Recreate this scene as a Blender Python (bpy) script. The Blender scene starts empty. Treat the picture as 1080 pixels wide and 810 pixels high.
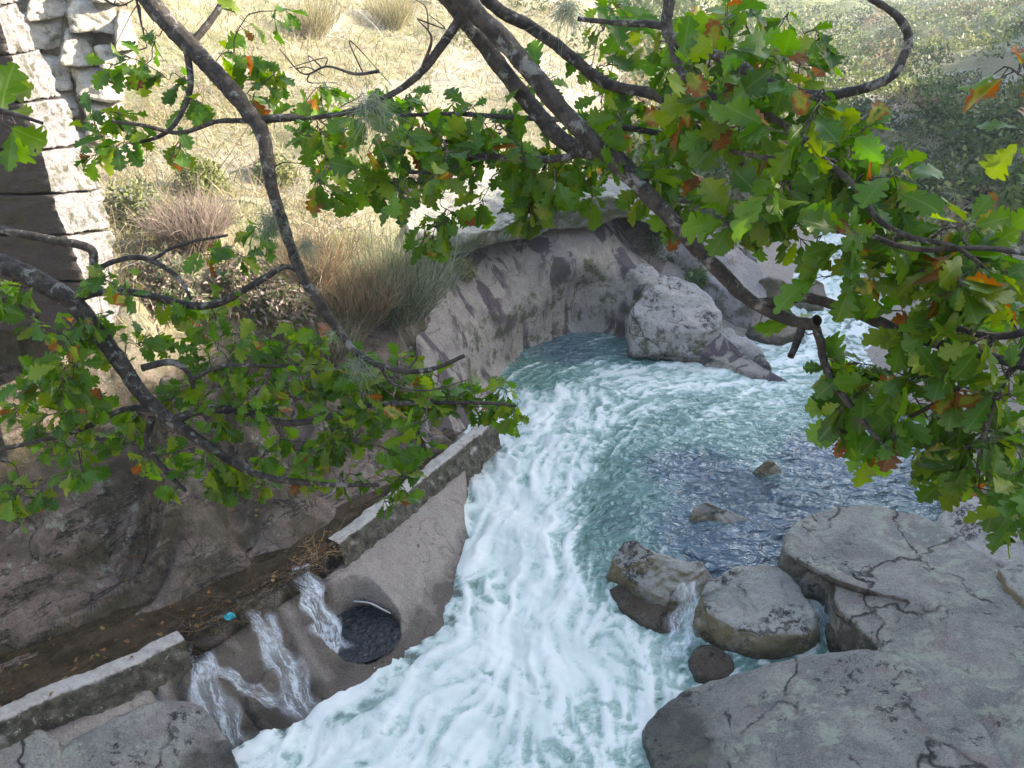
import bpy, math, random
import numpy as np
from mathutils import Vector
random.seed(7); rng = np.random.default_rng(7)
SC = bpy.context.scene; COL = SC.collection
# ------------------------------------------------------------------ camera
CAMZ, PITCH, F = 7.0, math.radians(24), 900.0
cam_d = bpy.data.cameras.new('camera'); cam = bpy.data.objects.new('camera', cam_d); COL.objects.link(cam)
cam_d.sensor_width = 36; cam_d.lens = 36*F/1080; cam_d.clip_start = .05; cam_d.clip_end = 3000
cam.location = (0, 0, CAMZ); cam.rotation_euler = (math.pi/2-PITCH, 0, 0); SC.camera = cam
# ------------------------------------------------------------------ light
SUN_AZ, SUN_EL = math.radians(76), math.radians(27)      # azimuth measured from +Y towards +X
world = bpy.data.worlds.new('World'); SC.world = world; world.use_nodes = True
wn = world.node_tree; bg = wn.nodes['Background']
sky = wn.nodes.new('ShaderNodeTexSky'); sky.sky_type = 'NISHITA'; sky.sun_disc = False
sky.sun_elevation = SUN_EL; sky.sun_rotation = SUN_AZ; sky.air_density = 1.0; sky.dust_density = 1.2; sky.ozone_density = 1.0
wn.links.new(sky.outputs[0], bg.inputs[0]); bg.inputs[1].default_value = 0.12
sl = bpy.data.lights.new('sun', 'SUN'); so = bpy.data.objects.new('sun', sl); COL.objects.link(so)
sl.energy = 3.9; sl.angle = math.radians(.5); sl.color = (1, .93, .82)
sd = Vector((math.cos(SUN_EL)*math.sin(SUN_AZ), math.cos(SUN_EL)*math.cos(SUN_AZ), math.sin(SUN_EL)))
so.rotation_euler = sd.to_track_quat('Z', 'Y').to_euler()
HAZE = .0011
SC.view_settings.view_transform = 'Standard'; SC.view_settings.look = 'None'
SC.view_settings.exposure = 2.4; SC.view_settings.gamma = 1; SC.view_settings.use_curve_mapping = False
SC.view_settings.use_white_balance = True; SC.view_settings.white_balance_temperature = 7100
SC.render.engine = 'CYCLES'; SC.cycles.max_bounces = 6; SC.cycles.transparent_max_bounces = 12
# ------------------------------------------------------------------ maths helpers
SP, CP = math.sin(PITCH), math.cos(PITCH)
def Q(u, v, t):
    a = (u-540)/F; b = (405-v)/F
    return np.array([t*a, t*(CP+b*SP), CAMZ+t*(-SP+b*CP)])
def P(u, v, z):
    z = z*.62 if z < 0 else z
    b = (405-v)/F
    return Q(u, v, (CAMZ-z)/(SP-b*CP))
def _h(ix, iy, iz, s):
    h = (ix.astype(np.uint32)*np.uint32(374761393) + iy.astype(np.uint32)*np.uint32(668265263)
         + iz.astype(np.uint32)*np.uint32(2147483647) + np.uint32((s*974634777) & 0xffffffff))
    h = (h ^ (h >> np.uint32(13)))*np.uint32(1274126177)
    h = h ^ (h >> np.uint32(16)); h = h*np.uint32(2246822519); return h ^ (h >> np.uint32(15))
def perlin(p, seed=0):
    p = np.asarray(p, dtype=np.float64); i = np.floor(p).astype(np.int64); f = p-i
    w = f*f*f*(f*(f*6-15)+10); out = 0
    i = i & 0xffffff
    for dx in (0, 1):
        for dy in (0, 1):
            for dz in (0, 1):
                h = _h((i[:, 0]+dx) & 0xffffff, (i[:, 1]+dy) & 0xffffff, (i[:, 2]+dz) & 0xffffff, seed)
                g1 = (h & np.uint32(1023))/511.5-1; g2 = ((h >> np.uint32(10)) & np.uint32(1023))/511.5-1
                g3 = ((h >> np.uint32(20)) & np.uint32(1023))/511.5-1
                d = g1*(f[:, 0]-dx)+g2*(f[:, 1]-dy)+g3*(f[:, 2]-dz)
                out = out + d*(w[:, 0] if dx else 1-w[:, 0])*(w[:, 1] if dy else 1-w[:, 1])*(w[:, 2] if dz else 1-w[:, 2])
    return out*1.1
def fbm(p, seed=0, octv=4, gain=.5, ridged=False):
    a, s, out = 1.0, 1.0, 0
    for k in range(octv):
        n = perlin(p*s+17.3*k, seed+k)
        out = out + a*((1-2*np.abs(n)) if ridged else n); a *= gain; s *= 2.03
    return out
def sstep(a, b, x):
    t = np.clip((x-a)/(b-a), 0, 1); return t*t*(3-2*t)
class TPS:
    def __init__(s, pts, soft=.15):
        s.p = np.array(pts, float); n = len(s.p); s.k = soft
        d = np.hypot(s.p[:, None, 0]-s.p[None, :, 0], s.p[:, None, 1]-s.p[None, :, 1])
        A = np.zeros((n+1, n+1)); A[:n, :n] = np.sqrt(d*d+soft*soft); A[:n, n] = 1; A[n, :n] = 1
        A[range(n), range(n)] -= .01
        s.w = np.linalg.solve(A, np.r_[s.p[:, 2], 0])
    def __call__(s, x, y):
        x = np.asarray(x, float); sh = x.shape; x = x.ravel(); y = np.asarray(y, float).ravel(); o = np.empty(len(x))
        for i in range(0, len(x), 60000):
            d = (x[i:i+60000, None]-s.p[None, :, 0])**2+(y[i:i+60000, None]-s.p[None, :, 1])**2+s.k**2
            o[i:i+60000] = np.sqrt(d)@s.w[:-1]+s.w[-1]
        return o.reshape(sh)
def polydist(x, y, pl):
    """signed distance to a polyline (positive on its left) and arc length along it"""
    best = np.full(x.shape, 1e9); sg = np.zeros(x.shape); arc = np.zeros(x.shape); L = 0
    for (ax, ay), (bx, by) in zip(pl[:-1], pl[1:]):
        dx, dy = bx-ax, by-ay; l = math.hypot(dx, dy)
        t = np.clip(((x-ax)*dx+(y-ay)*dy)/l/l, 0, 1); ex, ey = x-ax-t*dx, y-ay-t*dy
        d = np.hypot(ex, ey); m = d < best; cr = dx*(y-ay)-dy*(x-ax)
        best = np.where(m, d, best); sg = np.where(m, np.sign(cr), sg); arc = np.where(m, L+t*l, arc); L += l
    return best*sg, arc
def catmull(pts, n, closed=False):
    p = np.array(pts, float)
    if closed: q = np.vstack([p[-1], p, p[0], p[1]]); m = len(p)
    else: q = np.vstack([2*p[0]-p[1], p, 2*p[-1]-p[-2]]); m = len(p)-1
    t = np.linspace(0, m, n, endpoint=not closed); k = np.minimum(t.astype(int), m-1); f = (t-k)[:, None]
    a, b, c, d = q[k], q[k+1], q[k+2], q[k+3]
    return .5*((2*b)+(c-a)*f+(2*a-5*b+4*c-d)*f*f+(3*b-a-3*c+d)*f**3)
# ------------------------------------------------------------------ mesh helpers
def build(name, V, Fq, m=None, parent=None, smooth=True, attrs=None, origin=None):
    V = np.asarray(V, dtype=np.float32); Fq = np.asarray(Fq, dtype=np.int32)
    if origin is not None: V = V-np.asarray(origin, dtype=np.float32)
    me = bpy.data.meshes.new(name); k = Fq.shape[1]
    me.vertices.add(len(V)); me.vertices.foreach_set('co', V.ravel())
    me.loops.add(Fq.size); me.loops.foreach_set('vertex_index', Fq.ravel())
    me.polygons.add(len(Fq)); me.polygons.foreach_set('loop_start', np.arange(0, Fq.size, k, dtype=np.int32))
    me.polygons.foreach_set('loop_total', np.full(len(Fq), k, dtype=np.int32))
    me.polygons.foreach_set('use_smooth', np.full(len(Fq), smooth))
    for an, av in (attrs or {}).items():
        av = np.asarray(av, dtype=np.float32)
        if av.ndim == 2:
            at = me.attributes.new(an, 'FLOAT_COLOR', 'POINT')
            at.data.foreach_set('color', np.hstack([av[:, :3], np.ones((len(av), 1), np.float32)]).ravel())
        else:
            at = me.attributes.new(an, 'FLOAT', 'POINT'); at.data.foreach_set('value', av)
    me.update(calc_edges=True)
    if m: me.materials.append(m)
    o = bpy.data.objects.new(name, me); COL.objects.link(o)
    if origin is not None: o.location = tuple(float(c) for c in origin)
    if parent is not None: o.parent = parent; o.matrix_parent_inverse.identity(); o.location = tuple(np.array(o.location)-np.array(parent.location))
    return o
def gridfaces(nr, nc, wrap=False):
    r = np.arange(nr-1)[:, None]; c = np.arange(nc if wrap else nc-1)[None, :]; c2 = (c+1) % nc
    return np.stack([r*nc+c+0*r, r*nc+c2, (r+1)*nc+c2, (r+1)*nc+c], -1).reshape(-1, 4)
def gridnormals(G, wrap=False):
    if wrap: du = np.roll(G, -1, 1)-np.roll(G, 1, 1)
    else: du = np.gradient(G, axis=1)
    dv = np.gradient(G, axis=0); n = np.cross(du, dv); l = np.linalg.norm(n, axis=2, keepdims=True)
    return n/np.maximum(l, 1e-9)
def tag(o, label=None, cat=None, group=None, kind=None):
    if label: o['label'] = label
    if cat: o['category'] = cat
    if group: o['group'] = group
    if kind: o['kind'] = kind
    return o
def empty(name, loc):
    o = bpy.data.objects.new(name, None); COL.objects.link(o); o.location = tuple(float(c) for c in loc); return o
# ------------------------------------------------------------------ materials
class NT:
    def __init__(s, name):
        s.m = bpy.data.materials.new(name); s.m.use_nodes = True; s.t = s.m.node_tree; s.t.nodes.clear()
        s.out = s.n('ShaderNodeOutputMaterial')
    def n(s, ty, ins=None, **kw):
        nd = s.t.nodes.new(ty)
        for k, v in kw.items(): setattr(nd, k, v)
        for k, v in (ins or {}).items():
            if isinstance(v, bpy.types.NodeSocket): s.t.links.new(v, nd.inputs[k])
            else: nd.inputs[k].default_value = v
        return nd
    def geo(s): return s.n('ShaderNodeTexCoord').outputs['Object']
    def mapv(s, vec, scale, rot=(0, 0, 0)): return s.n('ShaderNodeMapping', {'Vector': vec, 'Scale': scale, 'Rotation': rot}).outputs[0]
    def noise(s, vec, scale, detail=4, rough=.6, dist=0.):
        return s.n('ShaderNodeTexNoise', {'Vector': vec, 'Scale': scale, 'Detail': detail, 'Roughness': rough, 'Distortion': dist}).outputs['Fac']
    def ramp(s, fac, a, b, lo=0., hi=1.):
        return s.n('ShaderNodeMapRange', {'Value': fac, 'From Min': a, 'From Max': b, 'To Min': lo, 'To Max': hi}, interpolation_type='SMOOTHSTEP').outputs[0]
    def mix(s, fac, a, b):
        nd = s.n('ShaderNodeMix', data_type='RGBA')
        for i, v in ((0, fac), (6, a), (7, b)):
            if isinstance(v, bpy.types.NodeSocket): s.t.links.new(v, nd.inputs[i])
            elif i: nd.inputs[i].default_value = (*v, 1)
            else: nd.inputs[0].default_value = v
        return nd.outputs[2]
    def math(s, op, a, b=0., c=0.):
        nd = s.n('ShaderNodeMath', operation=op)
        for i, v in enumerate((a, b, c)):
            if isinstance(v, bpy.types.NodeSocket): s.t.links.new(v, nd.inputs[i])
            else: nd.inputs[i].default_value = v
        return nd.outputs[0]
    def attr(s, name, kind='Fac'): return s.n('ShaderNodeAttribute', attribute_name=name).outputs[kind]
    def bump(s, h, st, dist, nrm=None):
        d = {'Height': h, 'Strength': st, 'Distance': dist}
        if nrm is not None: d['Normal'] = nrm
        return s.n('ShaderNodeBump', d).outputs[0]
    def bsdf(s, col, rough=.8, nrm=None, **kw):
        d = {'Base Color': col if isinstance(col, bpy.types.NodeSocket) else (*col, 1), 'Roughness': rough}
        if nrm is not None: d['Normal'] = nrm
        d.update(kw); return s.n('ShaderNodeBsdfPrincipled', d).outputs[0]
    def end(s, sh): s.t.links.new(sh, s.out.inputs[0]); return s.m

def rock_nodes(N, c1, c2, c3, black=.5, moss=.35, crack=1., wet=None, sc=1., lichen=.4, mosscol=(.07, .07, .02), streak=0., dark=None):
    """granite: c1 main, c2 second tone, c3 mineral tint; black = lichen-black patches; wet = z of the wet line. world coords"""
    g = N.n('ShaderNodeNewGeometry'); pos = g.outputs['Position']; nz = N.n('ShaderNodeSeparateXYZ', {0: g.outputs['Normal']}).outputs[2]
    pz = N.n('ShaderNodeSeparateXYZ', {0: pos}).outputs[2]
    col = N.mix(N.ramp(N.noise(pos, 1.3*sc, 7, .68, .8), .4, .6), c1, c2)
    col = N.mix(N.ramp(N.noise(pos, 2.3*sc, 6, .65, .8), .5, .7, 0, .75), col, c3)
    fine = N.noise(pos, 60, 3, .8); spk = N.noise(pos, 140, 2, .7)
    dk = tuple(.45*c for c in c1)
    col = N.mix(N.ramp(N.noise(pos, 26, 5, .8), .5, .62, 0, .5), col, dk); col = N.mix(N.ramp(spk, .55, .68, 0, .55), col, dk); col = N.mix(N.ramp(fine, .54, .64, 0, .55), col, tuple(min(1, 1.55*c) for c in c2))
    # pale grey-green lichen rosettes
    if lichen:
        l = N.math('MULTIPLY', N.ramp(N.noise(pos, 5.5*sc, 8, .72, .4), .6-.1*lichen, .66-.1*lichen), N.ramp(N.noise(pos, 1.1*sc, 2), .42, .6))
        col = N.mix(N.math('MULTIPLY', l, .8), col, (.4, .42, .32))
    if black:
        b = N.math('MULTIPLY', N.ramp(N.noise(pos, 9*sc, 9, .78, .3), .63-.16*black, .655-.16*black), N.ramp(N.noise(pos, 1.5*sc, 3), .5, .62))
        col = N.mix(N.math('MULTIPLY', b, .9), col, (.018, .017, .016))
    if streak:      # dark purple mineral stains running down the face
        sp = N.mapv(pos, (1.5, 1.5, .16)); k = N.math('MULTIPLY', N.ramp(N.noise(sp, 1.25, 5, .6, .5), .5, .56), N.ramp(N.noise(pos, .5, 3), .4, .5))
        col = N.mix(N.math('MULTIPLY', k, streak), col, (.09, .065, .08))
        k = N.ramp(N.noise(N.mapv(pos, (2.6, 2.6, .3)), 1.3, 6, .7), .6, .66); col = N.mix(N.math('MULTIPLY', k, .6), col, (.45, .46, .3))
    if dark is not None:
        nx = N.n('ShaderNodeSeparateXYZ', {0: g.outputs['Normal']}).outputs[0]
        col = N.mix(N.ramp(nx, .3, .6, 1, 0), col, dark)  # shade on faces turned from the sun, put into the stone colour
    # cracks
    wp = N.n('ShaderNodeVectorMath', {0: pos, 1: N.n('ShaderNodeVectorMath', {0: N.n('ShaderNodeTexNoise', {'Vector': pos, 'Scale': 2.2, 'Detail': 5}).outputs['Color'], 1: (.7, .7, .7)}, operation='MULTIPLY').outputs[0]}, operation='ADD').outputs[0]
    vo = N.n('ShaderNodeTexVoronoi', {'Vector': N.mapv(wp, (.9, .55, .8), (.2, .3, .5)), 'Scale': 1.1*sc}, feature='DISTANCE_TO_EDGE').outputs['Distance']
    ck = N.math('MULTIPLY', N.ramp(vo, 0, .02+.012*(crack > 1), 1, 0), N.ramp(N.noise(pos, 1.3, 4), .5-.06*(crack > 1), .56, 0, 1.))
    ck = N.math('MULTIPLY', ck, crack)
    col = N.mix(N.math('MULTIPLY', ck, .72), col, (.02, .018, .015))
    if moss:
        mm = N.math('MULTIPLY', N.ramp(nz, .75, .2), N.ramp(N.noise(pos, 3.1, 6, .7), .5-.2*moss, .62-.1*moss))
        col = N.mix(N.math('MULTIPLY', mm, .8), col, mosscol)
    rough = .82
    if wet is not None:
        wz = N.math('ADD', pz, N.math('MULTIPLY', N.noise(pos, 2.2, 4), -.5))
        w = N.ramp(wz, wet-.25, wet-.02, 1, 0)
        hsv = N.n('ShaderNodeHueSaturation', {'Color': col, 'Value': .36, 'Saturation': 1.25}).outputs[0]
        nd = N.n('ShaderNodeMix', {0: w}, data_type='RGBA'); N.t.links.new(col, nd.inputs[6]); N.t.links.new(hsv, nd.inputs[7]); col = nd.outputs[2]
        rough = N.ramp(w, 0, 1, .82, .22)
    h1 = N.noise(pos, 3.5*sc, 9, .68, .3); h2 = N.noise(pos, 28, 6, .75)
    h = N.math('ADD', N.math('MULTIPLY', h1, 1.), N.math('MULTIPLY', h2, .38)); h = N.math('SUBTRACT', h, N.math('MULTIPLY', ck, .35))
    h = N.math('ADD', h, N.math('MULTIPLY', N.noise(pos, 10*sc, 5, .7, .6), .45)); nrm = N.bump(h, .95, .13)
    return col, rough, nrm
def rock_mat(name, *a, **k):
    N = NT(name); c, r, n = rock_nodes(N, *a, **k); return N.end(N.bsdf(c, r, n))
M = {}
M['slab'] = rock_mat('slab granite', (.215, .213, .195), (.36, .34, .295), (.27, .195, .18), black=.5, moss=.45, wet=-.32, lichen=.9, crack=1.3, mosscol=(.06, .055, .025))
M['boulder'] = rock_mat('boulder granite', (.33, .34, .31), (.42, .4, .35), (.26, .23, .18), black=.85, moss=1., wet=-.38, mosscol=(.19, .145, .05))
M['wetrock'] = rock_mat('wet river rock', (.25, .19, .15), (.32, .27, .22), (.2, .15, .12), black=.4, moss=.6, wet=.1)
M['pale'] = rock_mat('pale granite', (.42, .4, .37), (.52, .48, .44), (.38, .31, .32), black=.8, moss=.1, wet=.1, lichen=.3)
M['smooth'] = rock_mat('smooth washed granite', (.36, .32, .31), (.44, .38, .34), (.34, .27, .29), black=.1, moss=.15, crack=.6, wet=.12, lichen=.4)
M['cliff'] = rock_mat('streaked granite', (.34, .3, .27), (.46, .4, .34), (.27, .22, .21), black=.15, moss=.1, crack=.9, wet=-.25, lichen=.4, streak=.9)
M['cap'] = rock_mat('lichen covered granite', (.3, .3, .26), (.42, .4, .34), (.2, .2, .15), black=.7, moss=.7, mosscol=(.1, .11, .03))

# ------------------------------------------------------------------ terrain
CANAL = [P(*q)[:2] for q in ((-260, 850, .5), (-120, 797, .5), (0, 745, .5), (100, 704, .5), (190, 662, .5), (250, 624, .5), (330, 578, .5), (440, 497, .5), (505, 450, .5))]
gp = []
for q in '''-200,800,.2 0,800,.1 100,770,.0 200,800,-.5 340,600,.0 420,560,-.1
 497,470,.5 492,560,-.5 482,610,-.6 474,660,-.72 430,700,-.85 400,728,-.9 330,757,-.98 255,800,-1.02
 540,560,-1.6 540,650,-2 450,770,-2 560,790,-2.2 640,700,-2 540,480,-1.4 600,440,-1.3 700,430,-1.2 800,440,-1.1 700,500,-1.1 640,540,-1.2 850,500,-.9 930,480,-.9 760,520,-.6 780,560,-.55 860,550,-.7 1000,520,-.5 690,600,-1. 760,650,-1.1 850,640,-.9 720,720,-1.6 800,760,-1.6 950,800,-1 1100,700,-.6 1100,560,-.2 1080,480,.1
 840,400,-.8 870,340,-.4 900,270,0. 925,220,.5
 -100,680,.4 0,655,.45 150,598,.48 250,560,.5 330,515,.5 400,465,.55 450,430,.7
 -100,550,1.4 0,560,1.2 150,520,1.2 250,485,1.2 330,455,1.2 100,450,2.1 200,440,1.75 320,420,1.6 0,380,3.1 -100,350,3.6 180,400,2.8 250,400,2.5 330,390,2.0 390,395,1.5 430,370,1.5
 400,340,2.1 330,320,2.75 250,300,3.2 150,330,3.3 150,250,3.7 60,300,3.7 250,200,3.9 300,200,3.8 400,250,3.0 400,200,3.55 440,300,2.3 450,250,2.75 130,150,4.6 0,200,4.3 -60,120,4.9
 250,100,5.0 400,100,4.8 480,205,3.2 550,200,2.95 550,100,4.5 650,200,2.6 640,240,2.1 650,100,4.1 650,275,1.2 700,330,.35 750,370,.0 690,300,.9 780,320,.45 820,345,.1 700,250,1.6 750,250,1.2 790,290,.7 850,250,.8 870,210,1.3 830,200,1.5 750,200,2. 750,100,3.5 850,100,3.3
 960,400,.3 1000,350,.8 960,280,.9 1050,300,1.4 1100,200,1.9 1000,200,1.6 940,200,1.3 1100,380,1.1
 560,345,-1. 640,350,-1. 520,370,-1. 720,385,-.8'''.split():
    u, v, z = map(float, q.split(',')); gp.append(P(u, v, z))
for q in '''250,0,27 100,30,21 400,20,30 560,0,35 700,20,45 800,30,52 900,100,38 900,60,62 900,30,105 900,0,170 1080,0,140 1080,60,58 1000,60,66 1000,100,42 1000,150,33 1080,110,40 1080,150,30
 980,-40,230 700,-30,120 850,-30,200'''.split():
    gp.append(Q(*map(float, q.split(','))))
gp += [(x, y, z) for x, y, z in ((-9, 6, 3.5), (-12, 12, 7.5), (-14, 20, 11), (-14, 30, 13), (-10, 38, 12), (-25, 60, 26), (5, 60, 12), (-60, 100, 34), (20, 110, 13), (40, 240, 34), (-20, 300, 50), (150, 400, 60), (-200, 400, 62), (300, 300, 62),
   (9, 8, 2.), (12, 3, 8), (15, 9, 9), (16, 14, 7), (13, 17, 3.), (20, 20, 10.5), (26, 20, 16.5), (33, 21, 22), (30, 32, 12), (40, 36, 22), (48, 55, 15), (62, 60, 20), (80, 90, 16), (120, 90, 28), (45, 22, 28.5), (70, 30, 41), (110, 130, 20), (180, 160, 40),  # right ridge, mostly out of view, heights shaped so its shadow covers the gorge
   (2, 3, -2), (0, -6, -2.5), (-5, 2, 0.0), (-2, 4.5, -1.2), (-4, 4.5, -.2), (-6.5, 4, .8), (-9, -4, 3), (7, -2, 3), (8, 3, 2), (5, 4, -.5), (-12, 0, 8), (-30, 10, 22), (-40, 40, 30), (20, 0, 16), (40, 0, 26), (0, -30, -3), (-30, -30, 20), (40, -30, 34))]
for q in ((470, 345, 16.3), (500, 330, 17.2), (540, 322, 18.2), (580, 312, 19.1), (475, 375, 16.), (497, 375, 16.8), (525, 360, 18.), (570, 340, 19.3), (465, 430, 15.), (486, 420, 16.), (508, 402, 17.2), (625, 330, 20), (455, 390, 15.3), (540, 280, 19), (600, 270, 19.6), (560, 348, 19.2), (595, 348, 19.7), (540, 355, 18.6)):
    gp.append(tuple(Q(*q)-np.array([0, 0, 1.2])))
GT = TPS(gp)
POT = P(378, 666, -.6)
SHq = [P(*q) for q in ((-150, 980, -1.15), (60, 900, -1.1), (190, 840, -1.05), (255, 797, -1.02), (330, 757, -.98), (400, 727, -.92), (432, 694, -.85), (473, 655, -.72), (482, 610, -.6), (494, 560, -.5), (492, 515, -.42), (500, 475, -.3), (512, 447, 0))]
SH = [q[:2] for q in SHq]; SZ = [q[2] for q in SHq]; SA = np.r_[0, np.cumsum(np.hypot(*np.diff(np.array(SH), axis=0).T))]
CN = [P(*q)[:2] for q in ((300, 600, .9),)]
def ground(x, y, detail=True):
    x = np.asarray(x, float); y = np.asarray(y, float); sh = x.shape; x = x.ravel(); y = y.ravel()
    z = GT(x, y)
    d = np.hypot(x-POT[0], y-POT[1]); n, arc = polydist(x, y, CANAL); sdS, arcS = polydist(x, y, SH)
    cr0 = np.abs(perlin(np.c_[x*1.1+.4*perlin(np.c_[x, y, 0*x]*2, 9), y*1.1, 0*x], 8))
    rock = sstep(14.5, 12.5, y-0.3*x)*sstep(7, 3, np.abs(x))*1.0
    vegslope = sstep(2.5, 3.1, z+.25*perlin(np.c_[x, y, 0*x]*.9, 5))*sstep(30, 10, x)
    if detail:
        p3 = np.c_[x, y, z]
        big = fbm(p3*.55, 3, 3)*.16; z = z+big*sstep(9, 14, y)*(1-.6*np.exp(-(d/1.2)**2))
        farn = sstep(30, 80, y); z = z+farn*fbm(p3*.06, 31, 4)*3.2+sstep(16, 30, y)*fbm(p3*.35, 33, 4)*.25
        # bedded ledges on the bank above the canal, running along it
        led = sstep(.5, .95, n)*sstep(5.5, 3.5, n)*sstep(17, 13, y)
        nn = n+.55*perlin(np.c_[arc*.45, n*.9, 0*n], 11)+.14*fbm(np.c_[arc*1.6, n*2.2, 0*n], 12, 3)+.12*arc*.5
        ph = nn/.62; st = np.floor(ph)+sstep(.0, .14, ph-np.floor(ph)); lm = .35+.65*sstep(-.2, .3, perlin(np.c_[arc*.5, n*.7, 0*n+3], 15)); z = z+led*lm*(st-ph)*.55
        z = z+led*(.11*fbm(np.c_[arc*1.1, n*3., 0*n], 14, 6, .58)-.10*sstep(.07, 0, np.abs(perlin(np.c_[arc*.5+3, n*1.5, 0*n], 17))))
        # general fine roughness
        z = z+(.025*fbm(p3*3.1, 21, 4)+.01*fbm(p3*11, 22, 2))*sstep(26, 12, y)
    inb = (n < -.15) & (y < 14) & (y > 3) & (sdS > -.9) & (arc > .2)
    d1 = np.maximum(np.abs(n)-.3, 0); d2 = np.maximum(sdS, 0); rr = d1/(d1+d2+1e-6); zs = np.interp(arcS, SA, SZ)
    hz = zs-.12+(.13-zs+.12)*(1-rr**(1.45+.5*perlin(np.c_[x*.8, y*.8, 0*x], 47)))
    hz = hz+(.09*fbm(np.c_[x*.9, y*.9, 0*x], 48, 3)+.03*fbm(np.c_[x*3.5, y*3.5, 0*x], 49, 4))*sstep(0, .3, d1)*sstep(-.1, .3, sdS)-.12*sstep(.06, 0, cr0)*sstep(-2.3, -2.9, x)
    hz = np.where(sdS < 0, np.minimum(hz, zs-.12+1.1*sdS), hz)
    wgt = sstep(13.9, 13.2, y)*sstep(-.9, -.5, sdS)*sstep(3, 4.2, y); z = np.where(inb, z+(hz-z)*wgt, z)
    z = np.where((n > -.42) & (n <= -.15) & (arc > .3) & (y < 13.2), np.minimum(z, .14), z)
    z = np.where((n > -.2) & (n < 1.3) & (y < 12.8), np.minimum(z, .1+2.6*np.maximum(0, n-np.interp(x, [-5, -3, -1.2], [.72, .42, .2])-.06*perlin(np.c_[x*2.2, y*2.2, 0*x], 19))), z)
    wall = .50+.09*perlin(np.c_[x*1.7, y*1.7, 0*x], 4)+.02*perlin(np.c_[x*7, y*7, 0*x], 6)
    z = np.where(d < wall+.05, z+( -.95-z)*sstep(wall+.05, wall-.03, d), z)
    return z.reshape(sh)
s = np.concatenate([np.linspace(-1.9, -.66, 80), np.linspace(-.655, .655, 640), np.linspace(.66, 1.9, 80)])
yr = np.concatenate([np.linspace(-40, 3, 14), np.linspace(3.3, 5.2, 20), np.linspace(5.22, 13, 300), 13+np.cumsum(.03*1.0135**np.arange(395))])
yy, ss = np.meshgrid(yr, s, indexing='ij'); xx = ss*(np.maximum(yy, 3)+3.0)+np.sign(ss)*np.maximum(0, 6-yy)*.5
zz = ground(xx, yy)
nn_, arc_ = polydist(xx.ravel(), yy.ravel(), CANAL)
GX, GY, GZ = xx, yy, zz
slope_n = gridnormals(np.stack([xx, yy, zz], -1))[..., 2].ravel()
XR, YR, ZR = xx.ravel(), yy.ravel(), zz.ravel()
vn = fbm(np.c_[XR*.6, YR*.6, ZR*.6], 40, 4)
veg = sstep(2.35, 2.9, ZR+.55*vn+.2*(XR+3)*sstep(12, 14, YR)*0)*sstep(10.5, 12.5, YR+ZR-1.5)
veg = np.maximum(veg, sstep(1.2, 1.8, ZR+.4*vn)*sstep(20, 23, YR)); veg = np.maximum(veg, sstep(8, 10, XR))
wetf = np.zeros(XR.size)
for pl, w_ in (([(314, 596, .32), (333, 640, .05), (354, 690, -.62)], .26), ([(256, 632, .3), (285, 680, 0), (330, 765, -.8)], .3), ([(200, 668, .3), (215, 715, 0), (250, 800, -.9)], .32), ([(210, 700, 0), (300, 745, -.7)], .2), ([(190, 662, .3), (320, 590, .3)], .22)):
    d_, _ = polydist(XR, YR, [P(*q)[:2] for q in pl]); wetf = np.maximum(wetf, sstep(w_+.16, w_-.06, np.abs(d_)+.1*vn))
lower = sstep(-.05, -.3, nn_)                       # below the canal: pinkish washed granite
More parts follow.
